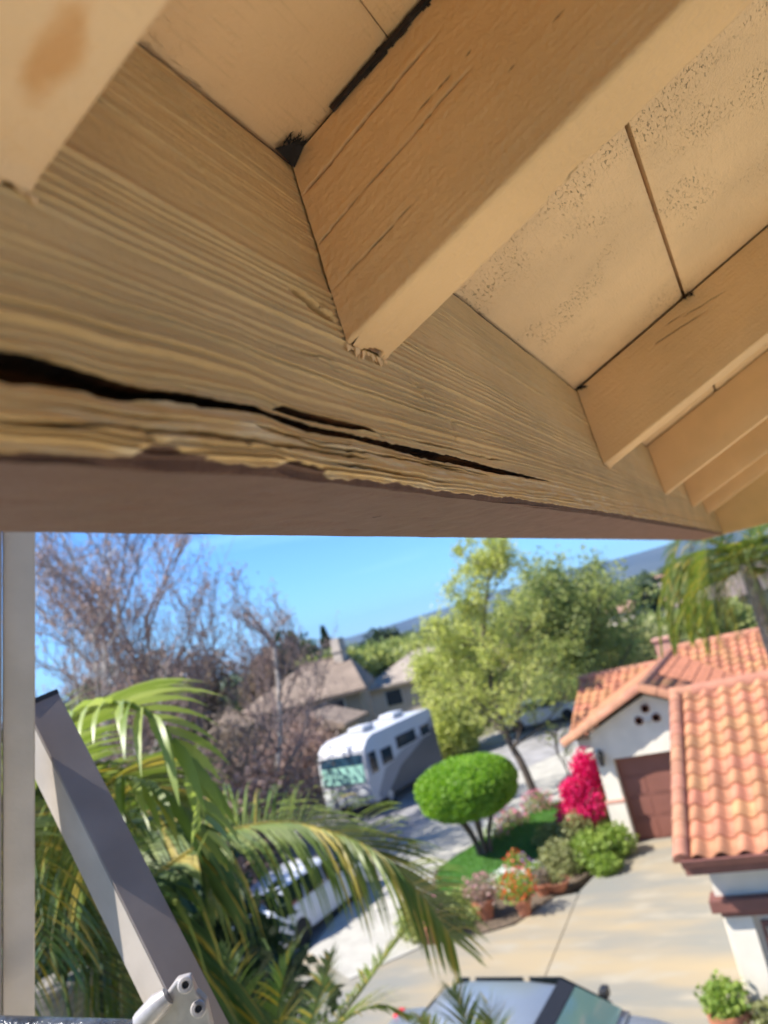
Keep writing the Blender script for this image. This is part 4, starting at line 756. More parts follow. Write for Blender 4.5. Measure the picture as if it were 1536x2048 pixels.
# bougainvillea
b0 = np.array([20.9, 6.0, 0]); bo = root('bougainvillea', b0, 'magenta bougainvillea bush at the corner of the garage wall', 'bush'); r = np.random.default_rng(95)
br = []; 
for j in range(7): bb, _t = grow(b0 + np.array([r.normal(0, .1), r.normal(0, .1), 0]), 1.3, r, .5, 1, .03, (4,), .4, (r.normal(0, .3), r.normal(0, .3))); br += bb
wood(br, 'stems', M_bark, bo)
C = np.vstack([blob_points(b0 + np.array(o_), ra, n_, r, .35, .35) for o_, ra, n_ in (((0, .05, 1.0), (.60, .68, .72), 2900), ((.1, -.15, 1.75), (.42, .40, .6), 1700), ((-.1, .45, .72), (.45, .5, .5), 1700), ((-.1, .25, 1.35), (.4, .4, .4), 1000))]); foliage('flowers', C, .085, LM['mag'], bo, 96, 1.1)
C = np.vstack([blob_points(b0 + np.array(o_), ra, n_, r, .3, .4) for o_, ra, n_ in (((.1, -.35, .75), (.35, .35, .7), 900), ((0, 0, .5), (.6, .6, .4), 700))]); foliage('leaves', C, .075, LM['bush'], bo, 97)
# flower bed plants
def bushy(name, p, rad, n, size, leaf, label, fl=None, nf=0, fs=.05, seed=0, cat='plant', group=None, up=1.0):
    p = np.array(p, float); r = np.random.default_rng(seed); rt = root(name, p, label, cat, group); c = p + np.array([0, 0, rad[2] * .75])
    br, t_ = grow(p, rad[2] * 1.1, r, .6, 1, .012, (7,), .4); wood(br, 'stems', M_bark, rt)
    C = blob_points(c, rad, n, r, .25, .4); C[:, 2] = np.maximum(C[:, 2], p[2] + .01); foliage('leaves', C, size, LM[leaf], rt, seed)
    if nf: C = blob_points(c + np.array([0, 0, .03]), np.array(rad) * 1.05, nf, r, .85, .3); C = C[C[:, 2] > p[2] + rad[2] * .35]; foliage('flowers', C, fs, LM[fl], rt, seed + 1, 1.1)
    return rt
gb = lambda px, py: G(px, py)
bushy('flower_clump', gb(1022, 1790), (.42, .48, .30), 900, .06, 'bush', 'clump of white flowers left of the clay pots', 'white', 420, .05, 201)
bushy('flower_clump', gb(1075, 1775), (.30, .32, .32), 500, .06, 'bush', 'clump of white and green flowers just behind the red potted plant', 'white', 130, .05, 202)
bushy('flower_clump', gb(1058, 1760), (.22, .22, .34), 350, .06, 'bush', 'small purple flowers above the white clump', 'purple', 130, .05, 203)
bushy('flower_clump', gb(1040, 1762), (.30, .30, .42), 400, .06, 'bush', 'red and pink flowers at the foot of the lawn shadow', 'red', 150, .055, 204)
bushy('flower_clump', gb(1030, 1672), (.5, .5, .42), 500, .07, 'olive', 'pink roses behind the topiary trunk', 'pink', 260, .07, 205)
bushy('flower_clump', gb(1082, 1632), (.5, .5, .45), 500, .07, 'olive', 'pink rose bush at the foot of the lime green street tree', 'pink', 300, .07, 206)
bushy('flower_clump', gb(992, 1690), (.28, .28, .38), 200, .06, 'bush', 'white rose beside the topiary stems', 'white', 170, .07, 207)
bushy('flower_clump', gb(1010, 1700), (.25, .25, .3), 200, .06, 'bush', 'dusty pink rose low between topiary and lawn shadow', 'pink', 120, .06, 208)
for k, (px, py, ra, lf, lab) in enumerate(((1130, 1745, (.55, .6, .42), 'olive', 'olive green shrub behind the shallow clay bowl'), (1190, 1735, (.55, .55, .5), 'bush', 'bright green grassy shrub in the middle of the bed'), (1238, 1712, (.42, .5, .45), 'bush', 'leafy green shrub beside the garage pier'), (1110, 1700, (.45, .5, .4), 'green', 'mid green shrub between lawn and magenta bush'), (1165, 1700, (.5, .45, .55), 'olive', 'tall grassy shrub just below the magenta bush'), (1215, 1745, (.35, .35, .25), 'bush', 'low green edging plant by the driveway near the garage'), (930, 1838, (.75, .65, .35), 'green', 'spreading dark green shrub at the tip of the lawn'), (850, 1868, (.6, .6, .42), 'green', 'dark shrub beside the pink potted flowers'))):
    bushy('garden_shrub', gb(px, py), ra, 1500, .075, lf, lab, None, 0, .05, 220 + k, 'shrub', 'shrubs in the front bed')
# roadside shrubs behind the street
for k, (px, py, D_, rad, lf, lab) in enumerate(((1120, 1415, 49, (2.4, 2.2, 1.1), 'olive', 'olive shrub bank right of the small white car'), (985, 1440, 50, (2.4, 2.2, 1.3), 'green', 'green shrub under the street tree crown, across the street'), (900, 1475, 40, (1.6, 1.6, 1.3), 'lime', 'yellow green shrub at the tail of the motorhome'))):
    b = LP(px, py, D_); bushy('roadside_shrub', (b[0], b[1], -.05), rad, 4200, .17, lf, lab, None, 0, .05, 240 + k, 'shrub')
b = LP(1085, 1560, 27); tree('bare_sapling', (27.6, 8.35, 0), 2.5, 'small leafless sapling between street tree and magenta bush', LM['olive'], 120, .05, 251, M_bark, spread=.45, nb=(9, 4), levels=2, r0=.035, jit=.08, first=.25, ratio=.55, up=.5)
# dense shrubs under the near palms
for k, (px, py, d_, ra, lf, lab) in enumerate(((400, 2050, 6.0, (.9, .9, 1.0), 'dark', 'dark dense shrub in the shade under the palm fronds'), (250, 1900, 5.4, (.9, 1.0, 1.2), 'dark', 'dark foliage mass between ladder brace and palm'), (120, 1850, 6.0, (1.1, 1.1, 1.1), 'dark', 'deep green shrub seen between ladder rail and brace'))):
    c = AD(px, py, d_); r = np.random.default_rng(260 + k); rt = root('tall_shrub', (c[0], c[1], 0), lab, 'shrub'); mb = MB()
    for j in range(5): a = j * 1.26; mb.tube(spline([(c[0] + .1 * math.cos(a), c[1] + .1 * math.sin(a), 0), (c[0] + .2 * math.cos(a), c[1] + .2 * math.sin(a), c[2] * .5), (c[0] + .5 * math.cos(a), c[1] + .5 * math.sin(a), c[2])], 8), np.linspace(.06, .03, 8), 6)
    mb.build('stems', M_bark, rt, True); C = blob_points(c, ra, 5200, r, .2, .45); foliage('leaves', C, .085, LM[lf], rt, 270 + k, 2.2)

# ---------------- clay pots
M_pot = mat('terracotta pot', (.36, .14, .075), .85, .18, 8, .2, 60)
def pot(p, r_, h_, label, plant=None, pr=None, fl=None, nf=0, bowl=False, seed=0, leaf='bush', n=500):
    p = np.array(p, float); rt = root('clay_pot', p, label, 'pot', None); pf = [(r_ * .62, 0), (r_ * .72, h_ * .3), (r_ * .92, h_ * .82), (r_ * 1.06, h_ * .82), (r_ * 1.06, h_), (r_ * .92, h_), (r_ * .85, h_ * .86)] if not bowl else [(r_ * .45, 0), (r_ * .75, h_ * .35), (r_ * 1.0, h_ * .9), (r_ * 1.05, h_), (r_ * .95, h_), (r_ * .9, h_ * .85)]
    mb = MB(); mb.lathe(pf, p, 26); mb.build('pot_body', M_pot, rt, True); mb = MB(); mb.lathe([(.01, h_ * .87), (r_ * .9, h_ * .86)], p, 20, cap=False); mb.build('soil', M_soil, rt)
    if plant: bushy('potted_plant', p + np.array([0, 0, h_ * .88]), pr, n, .06, leaf, plant, fl, nf, .06, seed)
pot(gb(975, 1838), .24, .42, 'round clay pot with a spiky reddish plant by the driveway', 'spiky reddish plant in the leftmost of the front clay pots', (.40, .42, .32), 'pink', 90, seed=301, leaf='brownl')
pot(gb(1052, 1830), .20, .36, 'clay pot holding red flowers at the driveway edge', 'red flowering plant in a clay pot at the driveway edge', (.36, .40, .34), 'red', 240, seed=303)
pot(gb(1118, 1784), .30, .26, 'shallow clay bowl at the driveway edge below the shrubs', 'low sparse plant in the shallow clay bowl', (.26, .28, .16), None, 0, True, 305, 'olive', 200)
pot(gb(1090, 1790), .22, .28, 'dusty clay pot half hidden beside the shallow bowl', 'dry tan plant in the half hidden clay pot', (.26, .26, .2), None, 0, False, 307, 'dryb', 260)
pot(gb(868, 1884), .22, .40, 'clay pot of pink flowers seen through the palm leaf tips', 'pink flowering plant seen through the palm leaf tips', (.3, .3, .4), 'pink', 220, seed=309)
pot((11.42, 2.20, 0), .26, .66, 'tall clay pot with a green plant at the lower right corner', 'bushy green plant in the tall pot at the lower right corner', (.30, .32, .28), None, 0, False, 311, 'bush', 900)
pot((11.32, 1.72, 0), .22, .42, 'second clay pot tucked against the stucco pier at the lower right', 'straggly plant with yellow bloom beside the stucco pier', (.28, .28, .26), 'red', 6, False, 313, 'olive', 350)
# ================================================================== vehicles
M_chr = mat('silver paint', (.30, .335, .37), .3, .03, 2, metal=.5); M_whp = mat('white car paint', (.62, .63, .65), .25, .02, 2); M_cglass = glassmat('car glass', (.012, .018, .018)); M_rub = mat('tyre rubber', (.02, .02, .02), .85, .2, 30); M_rim = mat('alloy rim', (.5, .5, .52), .35, .05, 10, metal=.8)
M_red = mat('red tail light', (.75, .01, .03), .2, .05, 10); M_lens = glassmat('headlight lens', (.6, .62, .63)); M_blk = mat('black trim', (.02, .02, .022), .5, .1, 20); M_wsh = glassmat('green windscreen', (.10, .17, .155)); M_navy = glassmat('dark blue sun band', (.02, .06, .10))
def car(name, loc, heading, label, Lc=4.6, Wc=1.82, Hc=1.48, paint=None, hatch=False, group=None, screen=None):
    """heading: unit vector of the nose; body lofted from stations"""
    rt = root(name, loc, label, 'car', group); hx = np.array([heading[0], heading[1], 0.0]); hx /= np.linalg.norm(hx); hy = np.array([-hx[1], hx[0], 0]); c = np.array(loc, float)
    P = lambda a, b, z: c + hx * a * Lc + hy * b * Wc + np.array([0, 0, z])
    # lower body: stations along the length (x, half width, sill, belt)
    stn = [(-.5, .36, .40, .72), (-.485, .44, .28, .86), (-.44, .485, .22, .93), (-.30, .5, .20, .96), (0, .5, .20, .94), (.22, .5, .20, .92), (.36, .485, .20, .84), (.45, .45, .24, .74), (.49, .38, .30, .64), (.5, .30, .36, .56)]
    mb = MB(); n = 10; vs = []
    for (x, hw, s, b) in stn:
        m_ = (s + b) / 2; vs += [P(x, y * hw, z) for y, z in ((-.86, s), (-1, s + .10), (-1.0, m_), (-.95, b - .06), (-.82, b), (.82, b), (.95, b - .06), (1.0, m_), (1, s + .10), (.86, s))]
    ns = len(stn); mb.add(vs, [[i * n + k, i * n + (k + 1) % n, (i + 1) * n + (k + 1) % n, (i + 1) * n + k] for i in range(ns - 1) for k in range(n)] + [list(range(n)), [(ns - 1) * n + k for k in range(n)]])
    body = mb.build('body', paint, rt, True)
    rb = -.47 if hatch else -.36
    gst = [(rb, .40, .90, .94), (rb + .07 if hatch else rb + .11, .42, .90, Hc - .10), (-.16 if hatch else -.16, .43, .90, Hc), (.02, .43, .90, Hc - .01), (.12, .42, .90, Hc - .07), (.29, .40, .88, .92)]
    mb = MB(); vs = []; n = 8
    for (x, hw, b, tz) in gst:
        k = (tz - b) / (Hc - .9); vs += [P(x, y * hw * (1 - .20 * kk * k), b + (tz - b) * kk) for y, kk in ((-1.12, 0), (-1.06, .45), (-.98, .85), (-.72, 1), (.72, 1), (.98, .85), (1.06, .45), (1.12, 0))]
    ns = len(gst); mb.add(vs, [[i * n + k, i * n + (k + 1) % n, (i + 1) * n + (k + 1) % n, (i + 1) * n + k] for i in range(ns - 1) for k in range(n)] + [list(range(n)), [(ns - 1) * n + k for k in range(n)]])
    mb.build('cabin', paint, rt, True)
    def glassq(nm, pts, m):
        pts = [np.array(p) for p in pts]; nn = np.cross(pts[1] - pts[0], pts[3] - pts[0]); nn /= np.linalg.norm(nn); cc = np.mean(pts, 0)
        if nn.dot(cc - (c + np.array([0, 0, .8]))) < 0: nn = -nn
        mb = MB(); mb.prism([p + nn * .004 for p in pts], nn * .012); return mb.build(nm, m, rt)
    z1, z2 = .97, Hc - .09
    glassq('windscreen', [P(.275, -.38, z1), P(.275, .38, z1), P(.16, .345, z1 + .78 * (z2 + .015 - z1)), P(.16, -.345, z1 + .78 * (z2 + .015 - z1))], screen or M_cglass)
    glassq('screen_band', [P(.158, -.345, z1 + .80 * (z2 + .015 - z1)), P(.158, .345, z1 + .80 * (z2 + .015 - z1)), P(.118, .335, z2 + .03), P(.118, -.335, z2 + .03)], M_blk)
    xr0, xr1 = (rb + .012, rb + .062) if hatch else (rb + .015, rb + .10)
    glassq('rear_window', [P(xr0, -.36, z1), P(xr0, .36, z1), P(xr1, .325, z2 - .03), P(xr1, -.325, z2 - .03)], M_cglass)
    for sd in (-1, 1):
        hw0, hw1 = .468, .405
        for xa, xb, xc, xd in ((.24, .01, .01, .115), (-.01, -.2, -.17, -.01), (-.22, rb + .06, rb + .13, -.19)):
            glassq('side_window', [P(xa, sd * hw0, z1 + .0), P(xb, sd * hw0, z1), P(xc, sd * hw1, z2), P(xd, sd * hw1, z2)], M_cglass)
        mb = MB(); mb.box(P(.21, sd * .56, 1.02), (.12, .2, .14), axes=[hx, hy, np.array([0, 0, 1.0])]); mb.build('mirror', M_blk, rt, bevel=.03)
        mb = MB(); mb.box(P(.462, sd * .36, .66), (.14, .34, .13), axes=[hx, hy, np.array([0, 0, 1.0])]); mb.build('headlight', M_lens, rt, bevel=.03)
        mb = MB(); mb.box(P(-.478, sd * .40, .80), (.12, .26, .17), axes=[hx, hy, np.array([0, 0, 1.0])]); mb.build('tail_light', M_red, rt, bevel=.03)
        for xw in (-.30, .30):
            wc = P(xw, sd * .46, .32); mb = MB(); mb.lathe([(.20, -.10), (.30, -.10), (.325, -.06), (.325, .06), (.30, .10), (.20, .10)], wc, 22, hy); ty = mb.build('wheel', M_rub, rt, True); mb = MB(); mb.lathe([(.02, .03), (.12, .085), (.205, .09), (.205, -.09)], wc, 16, hy * sd); mb.build('rim', M_rim, ty, True)
    mb = MB(); mb.box(P(-.5, 0, .55), (.06, .5, .12), axes=[hx, hy, np.array([0, 0, 1.0])]); mb.build('number_plate', M_whp, rt)
    return rt
car('parked_car', (17.25, 12.95, -.10), (1, -.06), 'white hatchback with red tail light half hidden behind the arching palm frond', 4.3, 1.8, 1.5, M_whp, True)
car('parked_car', (10.2, 4.75, 0), (-.05, -1.0), 'silver car cut off by the bottom edge of the driveway', 4.7, 1.84, 1.45, M_chr, False, screen=M_wsh)
car('parked_car', (41.3, 13.2, -.10), (.45, -1), 'small white car across the street behind the lime green tree', 4.4, 1.8, 1.45, M_whp, False)

# ---- motorhome
rv = root('motorhome', (28.5, 16.6, -.10), 'white and grey motorhome with mint windscreen parked beyond the palm', 'motorhome')
d = np.array([.995, -.06, 0]); d /= np.linalg.norm(d); l = np.array([-d[1], d[0], 0]); B0 = np.array([26.8, 15.9, -.10]); RL, RW, RH = 6.2, 2.3, 2.98
Q = lambda a, b, z: B0 + d * a + l * b + np.array([0, 0, z])      # a from nose to tail, b across away from us
AXV = [d, l, np.array([0, 0, 1.0])]
M_rvw = mat('motorhome white', (.50, .51, .54), .35, .03, 1); M_rvg = mat('motorhome grey', (.24, .25, .28), .35, .04, 1); M_rvd = mat('motorhome dark grey', (.075, .08, .09), .4, .05, 1); M_mint = glassmat('mint windscreen', (.34, .62, .52), .12)
sec = [(0, 1.30, .55), (0, 2.35, .35), (0, 2.80, .12), (.35, RH, 0)]
mb = MB(); sp = [(.28, .45), (.02, .75), (.0, 1.35), (.10, 2.25), (.20, 2.62), (.55, 2.88), (1.0, RH), (RL - .2, RH), (RL, 2.85), (RL, .5), (RL - .1, .42)]
mb.prism([Q(a, 0, z) for a, z in sp], l * RW); mb.build('body', M_rvw, rv, True, bevel=.10)
mb = MB(); mb.prism([Q(.5, -.012, .75), Q(1.4, -.012, 1.5), Q(3.0, -.012, 1.85), Q(4.6, -.012, 2.1), Q(RL - .06, -.012, 2.6), Q(RL - .06, -.012, .5), Q(.6, -.012, .48)], l * .02); mb.build('grey_swoosh', M_rvg, rv)
mb = MB(); mb.prism([Q(1.2, -.020, .55), Q(2.6, -.020, 1.3), Q(4.3, -.020, 1.7), Q(RL - .06, -.020, 2.2), Q(RL - .06, -.020, .45), Q(1.9, -.020, .45)], l * .02); mb.build('dark_swoosh', M_rvd, rv)
nrm = np.array([-.12 * 0 - 1, 0, .1]); 
mb = MB(); mb.prism([Q(-.015, .14, 1.38), Q(-.015, RW - .14, 1.38), Q(.06, RW - .14, 2.02), Q(.06, .14, 2.02)], -d * .03); ws = mb.build('windscreen', M_mint, rv)
mb = MB(); mb.prism([Q(.06, .14, 2.03), Q(.06, RW - .14, 2.03), Q(.105, RW - .14, 2.42), Q(.105, .14, 2.42)], -d * .03); mb.build('sun_band', M_navy, rv)
for (a0, a1, z0, z1_) in ((.35, .85, 1.55, 2.35), (1.25, 2.1, 1.65, 2.25), (2.6, 4.3, 1.95, 2.45), (4.8, 5.6, 1.95, 2.4)):
    mb = MB(); mb.box(Q((a0 + a1) / 2, -.012, (z0 + z1_) / 2), (a1 - a0 + .1, .03, z1_ - z0 + .1), axes=AXV); f_ = mb.build('window', M_rvw, rv, bevel=.01); mb = MB(); mb.box(Q((a0 + a1) / 2, -.032, (z0 + z1_) / 2), (a1 - a0, .02, z1_ - z0), axes=AXV); mb.build('pane', M_cglass, f_)
for a, b in ((2.0, RW / 2), (4.6, RW / 2)): mb = MB(); mb.box(Q(a, b, RH + .13), (.9, .8, .26), axes=AXV); mb.build('roof_unit', M_rvw, rv, bevel=.06)
for b in (-.22, RW + .22): mb = MB(); mb.box(Q(.25, b, 1.95), (.10, .22, .42), axes=AXV); mb.tube([Q(.3, max(0, min(b, RW)), 2.3), Q(.2, b, 2.2)], .025, 6); mb.build('mirror', M_blk, rv)
for a in (1.3, 4.9):
    for b in (.12, RW - .12): mb = MB(); mb.lathe([(.2, -.13), (.42, -.13), (.44, 0), (.42, .13), (.2, .13)], Q(a, b, .44), 20, l); ty = mb.build('wheel', M_rub, rv, True); mb = MB(); mb.lathe([(.05, -.15), (.2, -.14), (.2, .14), (.05, .15)], Q(a, b, .44), 14, l); mb.build('rim', M_rim, ty, True)
for b in (.3, RW - .3): mb = MB(); mb.box(Q(.0, b, .95), (.06, .38, .2), axes=AXV); mb.build('headlight', M_lens, rv, bevel=.02)
mb = MB(); mb.box(Q(.04, RW / 2, .62), (.2, RW - .1, .2), axes=AXV); mb.build('bumper', M_chr, rv, bevel=.04)

# ================================================================== ladder
M_alu = mat('weathered aluminium', (.48, .42, .365), .42, .10, 14, .12, 200, metal=.2, dist=.002); M_aluD = mat('darkened channel aluminium', (.27, .225, .205), .45, .1, 14, metal=.1); M_cast = mat('cast bracket grey', (.38, .35, .33), .4, .12, 40, .2, 150, metal=.3, dist=.002); M_cap = mat('black end cap', (.015, .015, .017), .5, .1, 30)
M_wet = mat('wet dark rung', (.045, .05, .06), .16, .5, 40, .8, 180, dist=.003)
D = .82
ld = root('stepladder', (.9, 2.2, 0), 'grey aluminium ladder with a slanted brace and riveted bracket at the left edge', 'ladder')
vdir = np.array(_f)
p1, p2 = AD(38, 1000, D), AD(37, 2100, D); ax = (p2 - p1) / np.linalg.norm(p2 - p1); wdir = MC @ np.array([1, 0, 0]); nv = -ray(40, 1500); nv = nv - nv.dot(ax) * ax; ndir = nv / np.linalg.norm(nv); wdir = np.cross(ndir, ax); wdir = wdir if wdir.dot(MC @ np.array([1, 0, 0])) > 0 else -wdir
Lg = (p1[2] - 0) / -ax[2]
mb = MB(); c = p1 - ax * .35 + ax * (Lg + .33) / 2; LL = Lg + .33
mb.box(c, (LL, .0315, .004), axes=[ax, wdir, ndir]); mb.box(c - ndir * .015 + wdir * .012, (LL, .004, .027), axes=[ax, wdir, ndir]); mb.box(c - ndir * .015 - wdir * .0137, (LL, .004, .027), axes=[ax, wdir, ndir]); r1 = mb.build('side_rail', M_alu, ld, bevel=.0015)
mb = MB(); mb.box(p1 + ax * 1.2 - wdir * .0185 + ndir * .004, (3.2, .0045, .012), axes=[ax, wdir, ndir]); mb.build('rail_lip', M_aluD, ld, bevel=.001)
mb = MB(); mb.tube([p1 + ax * .03 - wdir * .0235, p1 + ax * 1.1 - wdir * .0235], .004, 8); mb.build('rail_cord', M_cap, ld)
# slanted brace: a folded channel whose ridge faces the viewer, passing behind the rail at its top
q1, q2 = AD(70, 1452, D + .045), AD(332, 1980, D - .055); bx2 = (q2 - q1) / np.linalg.norm(q2 - q1); w2 = MC @ np.array([1, 0, 0]); w2 = w2 - w2.dot(bx2) * bx2; w2 /= np.linalg.norm(w2); n2 = np.cross(bx2, w2); n2 = n2 if n2.dot(vdir) > 0 else -n2      # n2 points away from the viewer
Lb = np.linalg.norm(q2 - q1) + .10; cB = q1 + bx2 * (Lb / 2 - .028)
dE = w2 * .90 + n2 * .44; dE /= np.linalg.norm(dE); dW = -w2 * .72 + n2 * .69; dW /= np.linalg.norm(dW)
nE_ = np.cross(bx2, dE); nW_ = np.cross(bx2, dW)
mb = MB(); mb.box(cB + dE * .0185, (Lb, .037, .003), axes=[bx2, dE, nE_]); mb.build('brace_edge', M_aluD, ld, bevel=.0008)  # shaded side of the fold put into a darker metal than the web
mb = MB(); mb.box(cB + dW * .0235 + n2 * .002, (Lb, .045, .003), axes=[bx2, dW, nW_]); br = mb.build('brace_web', M_alu, ld, bevel=.0006)
mb = MB(); mb.prism([q1 - bx2 * .030 + dE * .0385 - n2 * .002, q1 - bx2 * .030 - n2 * .003, q1 - bx2 * .030 + dW * .047, q1 - bx2 * .030 + dW * .047 + dE * .037], bx2 * .006); mb.build('end_cap', M_cap, ld)
# cast bracket, rivets, wet rung
b0 = AD(330, 2010, D - .075)
for (px, py) in ((371, 1970), (397, 2018)):
    c0 = AD(px, py, D - .112); nn = -ray(px, py); nn /= np.linalg.norm(nn)
    mb = MB(); mb.lathe([(.0072, -.004), (.0075, .0015), (.0062, .0035), (.0036, .0038), (.0030, .0010)], c0, 20, nn, cap=True); rv_ = mb.build('rivet', M_cast, ld, True)
    mb = MB(); mb.lathe([(.0029, .0008), (.0029, .0018)], c0, 12, nn); mb.build('rivet_hole', M_cap, rv_)
pts = [(325, 2000), (352, 1962), (378, 1955), (392, 1985), (412, 2005), (425, 2060), (300, 2090), (280, 2045)]
mb = MB(); mb.prism([AD(px, py, D - .104) for px, py in pts], vdir * .010); mb.build('bracket', M_cast, ld, bevel=.002)
mb = MB(); mb.tube([AD(283, 2045, D - .105), AD(318, 2008, D - .108), AD(336, 1992, D - .106)], [.010, .0105, .008], 12); mb.build('bracket_socket', M_cast, ld, True)
ra, rb_ = AD(-160, 2058, D - .05), AD(284, 2072, D - .09); mb = MB(); mb.tube([ra + (rb_ - ra) * t for t in np.linspace(0, 1, 12)], .0135, 18); mb.build('rung', M_wet, ld, True)
# the second leg of the frame runs on down to the ground
mb = MB(); gpt = q2 + bx2 * 0; gl = (q2[2]) / -bx2[2]; mb.box(q2 + bx2 * gl / 2 + bx2 * .06 + n2 * .02, (gl - .08, .05, .03), axes=[bx2, w2, n2]); mb.build('front_rail', M_alu, ld)
# ================================================================== houses beyond the street
def striped(name, c1, c2):
    m, t, o = newmat(name); p = N(t, 'ShaderNodeBsdfPrincipled'); t.links.new(p.outputs[0], o.inputs[0]); p.inputs['Roughness'].default_value = .9
    tcn = N(t, 'ShaderNodeTexCoord'); wv = N(t, 'ShaderNodeTexWave', bands_direction='Z'); wv.inputs['Scale'].default_value = 2.6; wv.inputs['Distortion'].default_value = .4; t.links.new(tcn.outputs['Object'], wv.inputs['Vector'])
    c = mixc(t, wv.outputs['Fac'], c1, c2); c = mixc(t, ramp(t, noise(t, 1.2, 5), .4, .7), c, tuple(k * 1.15 for k in c2)); t.links.new(c, p.inputs['Base Color']); return m
M_ftile = striped('tan concrete tile', (.13, .095, .07), (.24, .18, .135)); M_ftile2 = striped('grey brown tile', (.20, .165, .135), (.30, .25, .205)); M_fwall = mat('beige render', (.33, .27, .20), .9, .06, 1); M_fwall2 = mat('pale render', (.42, .36, .30), .9, .06, 1); M_fglass = glassmat('house window glass', (.03, .04, .05)); M_fframe = mat('window frame', (.6, .57, .52), .7, .05, 3)
def house(name, D, lat, wd, dp, wh, rh, label, yaw=0.0, roof='hip', wallm=None, roofm=None, chim=None, wins=(), hipl=.5, hipr=.5):
    """front face toward the camera; lat metres to the left are positive"""
    c = FW * D + LF * lat; ca, sa = math.cos(yaw), math.sin(yaw); ex = -LF * ca + FW * sa; ey = FW * ca + LF * sa; rt = root(name, (c[0], c[1], 0), label, 'house'); P = lambda a, b, z: c + ex * a + ey * b + np.array([0, 0, z])
    mb = MB(); mb.prism([P(-wd / 2, 0, -.2), P(wd / 2, 0, -.2), P(wd / 2, dp, -.2), P(-wd / 2, dp, -.2)], (0, 0, wh + .2)); mb.build('wall', wallm or M_fwall, rt)
    o = .5; hl, hr = (dp / 2 * hipl * 2, dp / 2 * hipr * 2) if roof == 'hip' else (-.0, -.0); e = [P(-wd / 2 - o, -o, wh), P(wd / 2 + o, -o, wh), P(wd / 2 + o, dp + o, wh), P(-wd / 2 - o, dp + o, wh)]; r1_, r2_ = P(-wd / 2 - o + hl, dp / 2, rh), P(wd / 2 + o - hr, dp / 2, rh)
    mb = MB(); lowr = [p - np.array([0, 0, .18]) for p in e]; mb.add(e + [r1_, r2_] + lowr, [[0, 1, 5, 4], [2, 3, 4, 5], [1, 2, 5], [3, 0, 4], [0, 6, 7, 1], [1, 7, 8, 2], [2, 8, 9, 3], [3, 9, 6, 0], [9, 8, 7, 6]]); rf = mb.build('roof', roofm or M_ftile, rt)
    mb = MB(); mb.tube([r1_ + np.array([0, 0, .03]), r2_ + np.array([0, 0, .03])], .10, 6); mb.build('ridge', roofm or M_ftile, rf)
    if chim is not None: mb = MB(); mb.box(P(chim[0], dp * .45, (rh + chim[1]) / 2), (.75, .6, chim[1] - rh + 1.6)); mb.box(P(chim[0], dp * .45, chim[1] + .05), (.9, .75, .14)); mb.build('chimney', M_fwall2, rf); mb = MB(); mb.lathe([(.2, 0), (.22, .3), (.12, .42)], P(chim[0], dp * .45, chim[1] + .12), 10); mb.build('chimney_cap', M_blk, rf)
    for (a, z, w_, h_) in wins:
        mb = MB(); mb.prism([P(a - w_ / 2 - .07, -.03, z - h_ / 2 - .07), P(a + w_ / 2 + .07, -.03, z - h_ / 2 - .07), P(a + w_ / 2 + .07, -.03, z + h_ / 2 + .07), P(a - w_ / 2 - .07, -.03, z + h_ / 2 + .07)], ey * .06); f_ = mb.build('window', M_fframe, rt)
        mb = MB(); mb.prism([P(a - w_ / 2, -.06, z - h_ / 2), P(a + w_ / 2, -.06, z - h_ / 2), P(a + w_ / 2, -.06, z + h_ / 2), P(a - w_ / 2, -.06, z + h_ / 2)], ey * .035); mb.build('pane', M_fglass, f_)
    return rt
house('tiled_house', 45, 7.4, 7.0, 8, 4.0, 5.95, 'beige house with tan tile roof and chimney above the motorhome', 0, 'hip', None, M_ftile, (2.6, 6.3), ((.2, 3.0, 1.1, 1.2), (1.9, 3.0, 1.3, 1.3), (-2.0, 3.0, 1.2, 1.2)), .5, .12)
house('tiled_house', 43, 12.2, 5.0, 7, 3.6, 5.5, 'tan roofed house half hidden by brown shrubs left of the chimney', .35, 'hip', None, M_ftile, None, ((0, 2.6, 1.2, 1.2),))
house('tiled_house', 39, 4.2, 1.9, 3.5, 3.0, 3.85, 'small gabled porch with tan roof just behind the motorhome', 1.2, 'gable', None, M_ftile, None, ())
house('tiled_house', 58, .2, 9.0, 9, 3.0, 4.85, 'pale house with plain grey brown roof behind the lime green tree', -.15, 'hip', M_fwall2, M_ftile2, None, ((-2.4, 2.0, 1.2, 1.1), (1.0, 2.0, 1.5, 1.1)), .45, .5)
house('tiled_house', 52, -6.0, 9.0, 8, 2.6, 4.3, 'low tan house glimpsed through the street tree branches', .1, 'hip', M_fwall2, M_ftile, None, ((-1.5, 1.6, 1.3, 1.0), (1.5, 1.6, 1.3, 1.0)))
house('tiled_house', 55, -27.0, 9.0, 8, 3.4, 5.0, 'brown house wall behind the drooping palm at the right edge', .2, 'hip', M_fwall, striped('purple brown tile', (.15, .11, .105), (.24, .18, .17)), None, ((-2.0, 2.2, 1.2, 1.2), (1.0, 2.2, 1.2, 1.2)))
for k, (D, px, py, wd, zz, lab) in enumerate(((150, 1352, 1185, 12, 5.0, 'far pale house with pink roof below the blue hills'), (120, 1352, 1210, 7, 4.2, 'far white cottage just right of the fan palm crown'), (170, 1420, 1160, 11, 5.0, 'far house near the right palm fronds'), (95, 1318, 1262, 6, 3.4, 'small peach house beside the fan palm trunk'))):
    p = LP(px, py, D); house('far_house', D, p.dot(LF), wd, 8, 2.6, zz, lab, .2 * (k - 1), 'hip', M_fwall2, mat('pink far roof %d' % k, (.48, .27, .2), .9, .1, 1) if k != 1 else M_ftile2, None, ((-1.5, 1.5, 1.4, 1.1), (1.5, 1.5, 1.4, 1.1)))
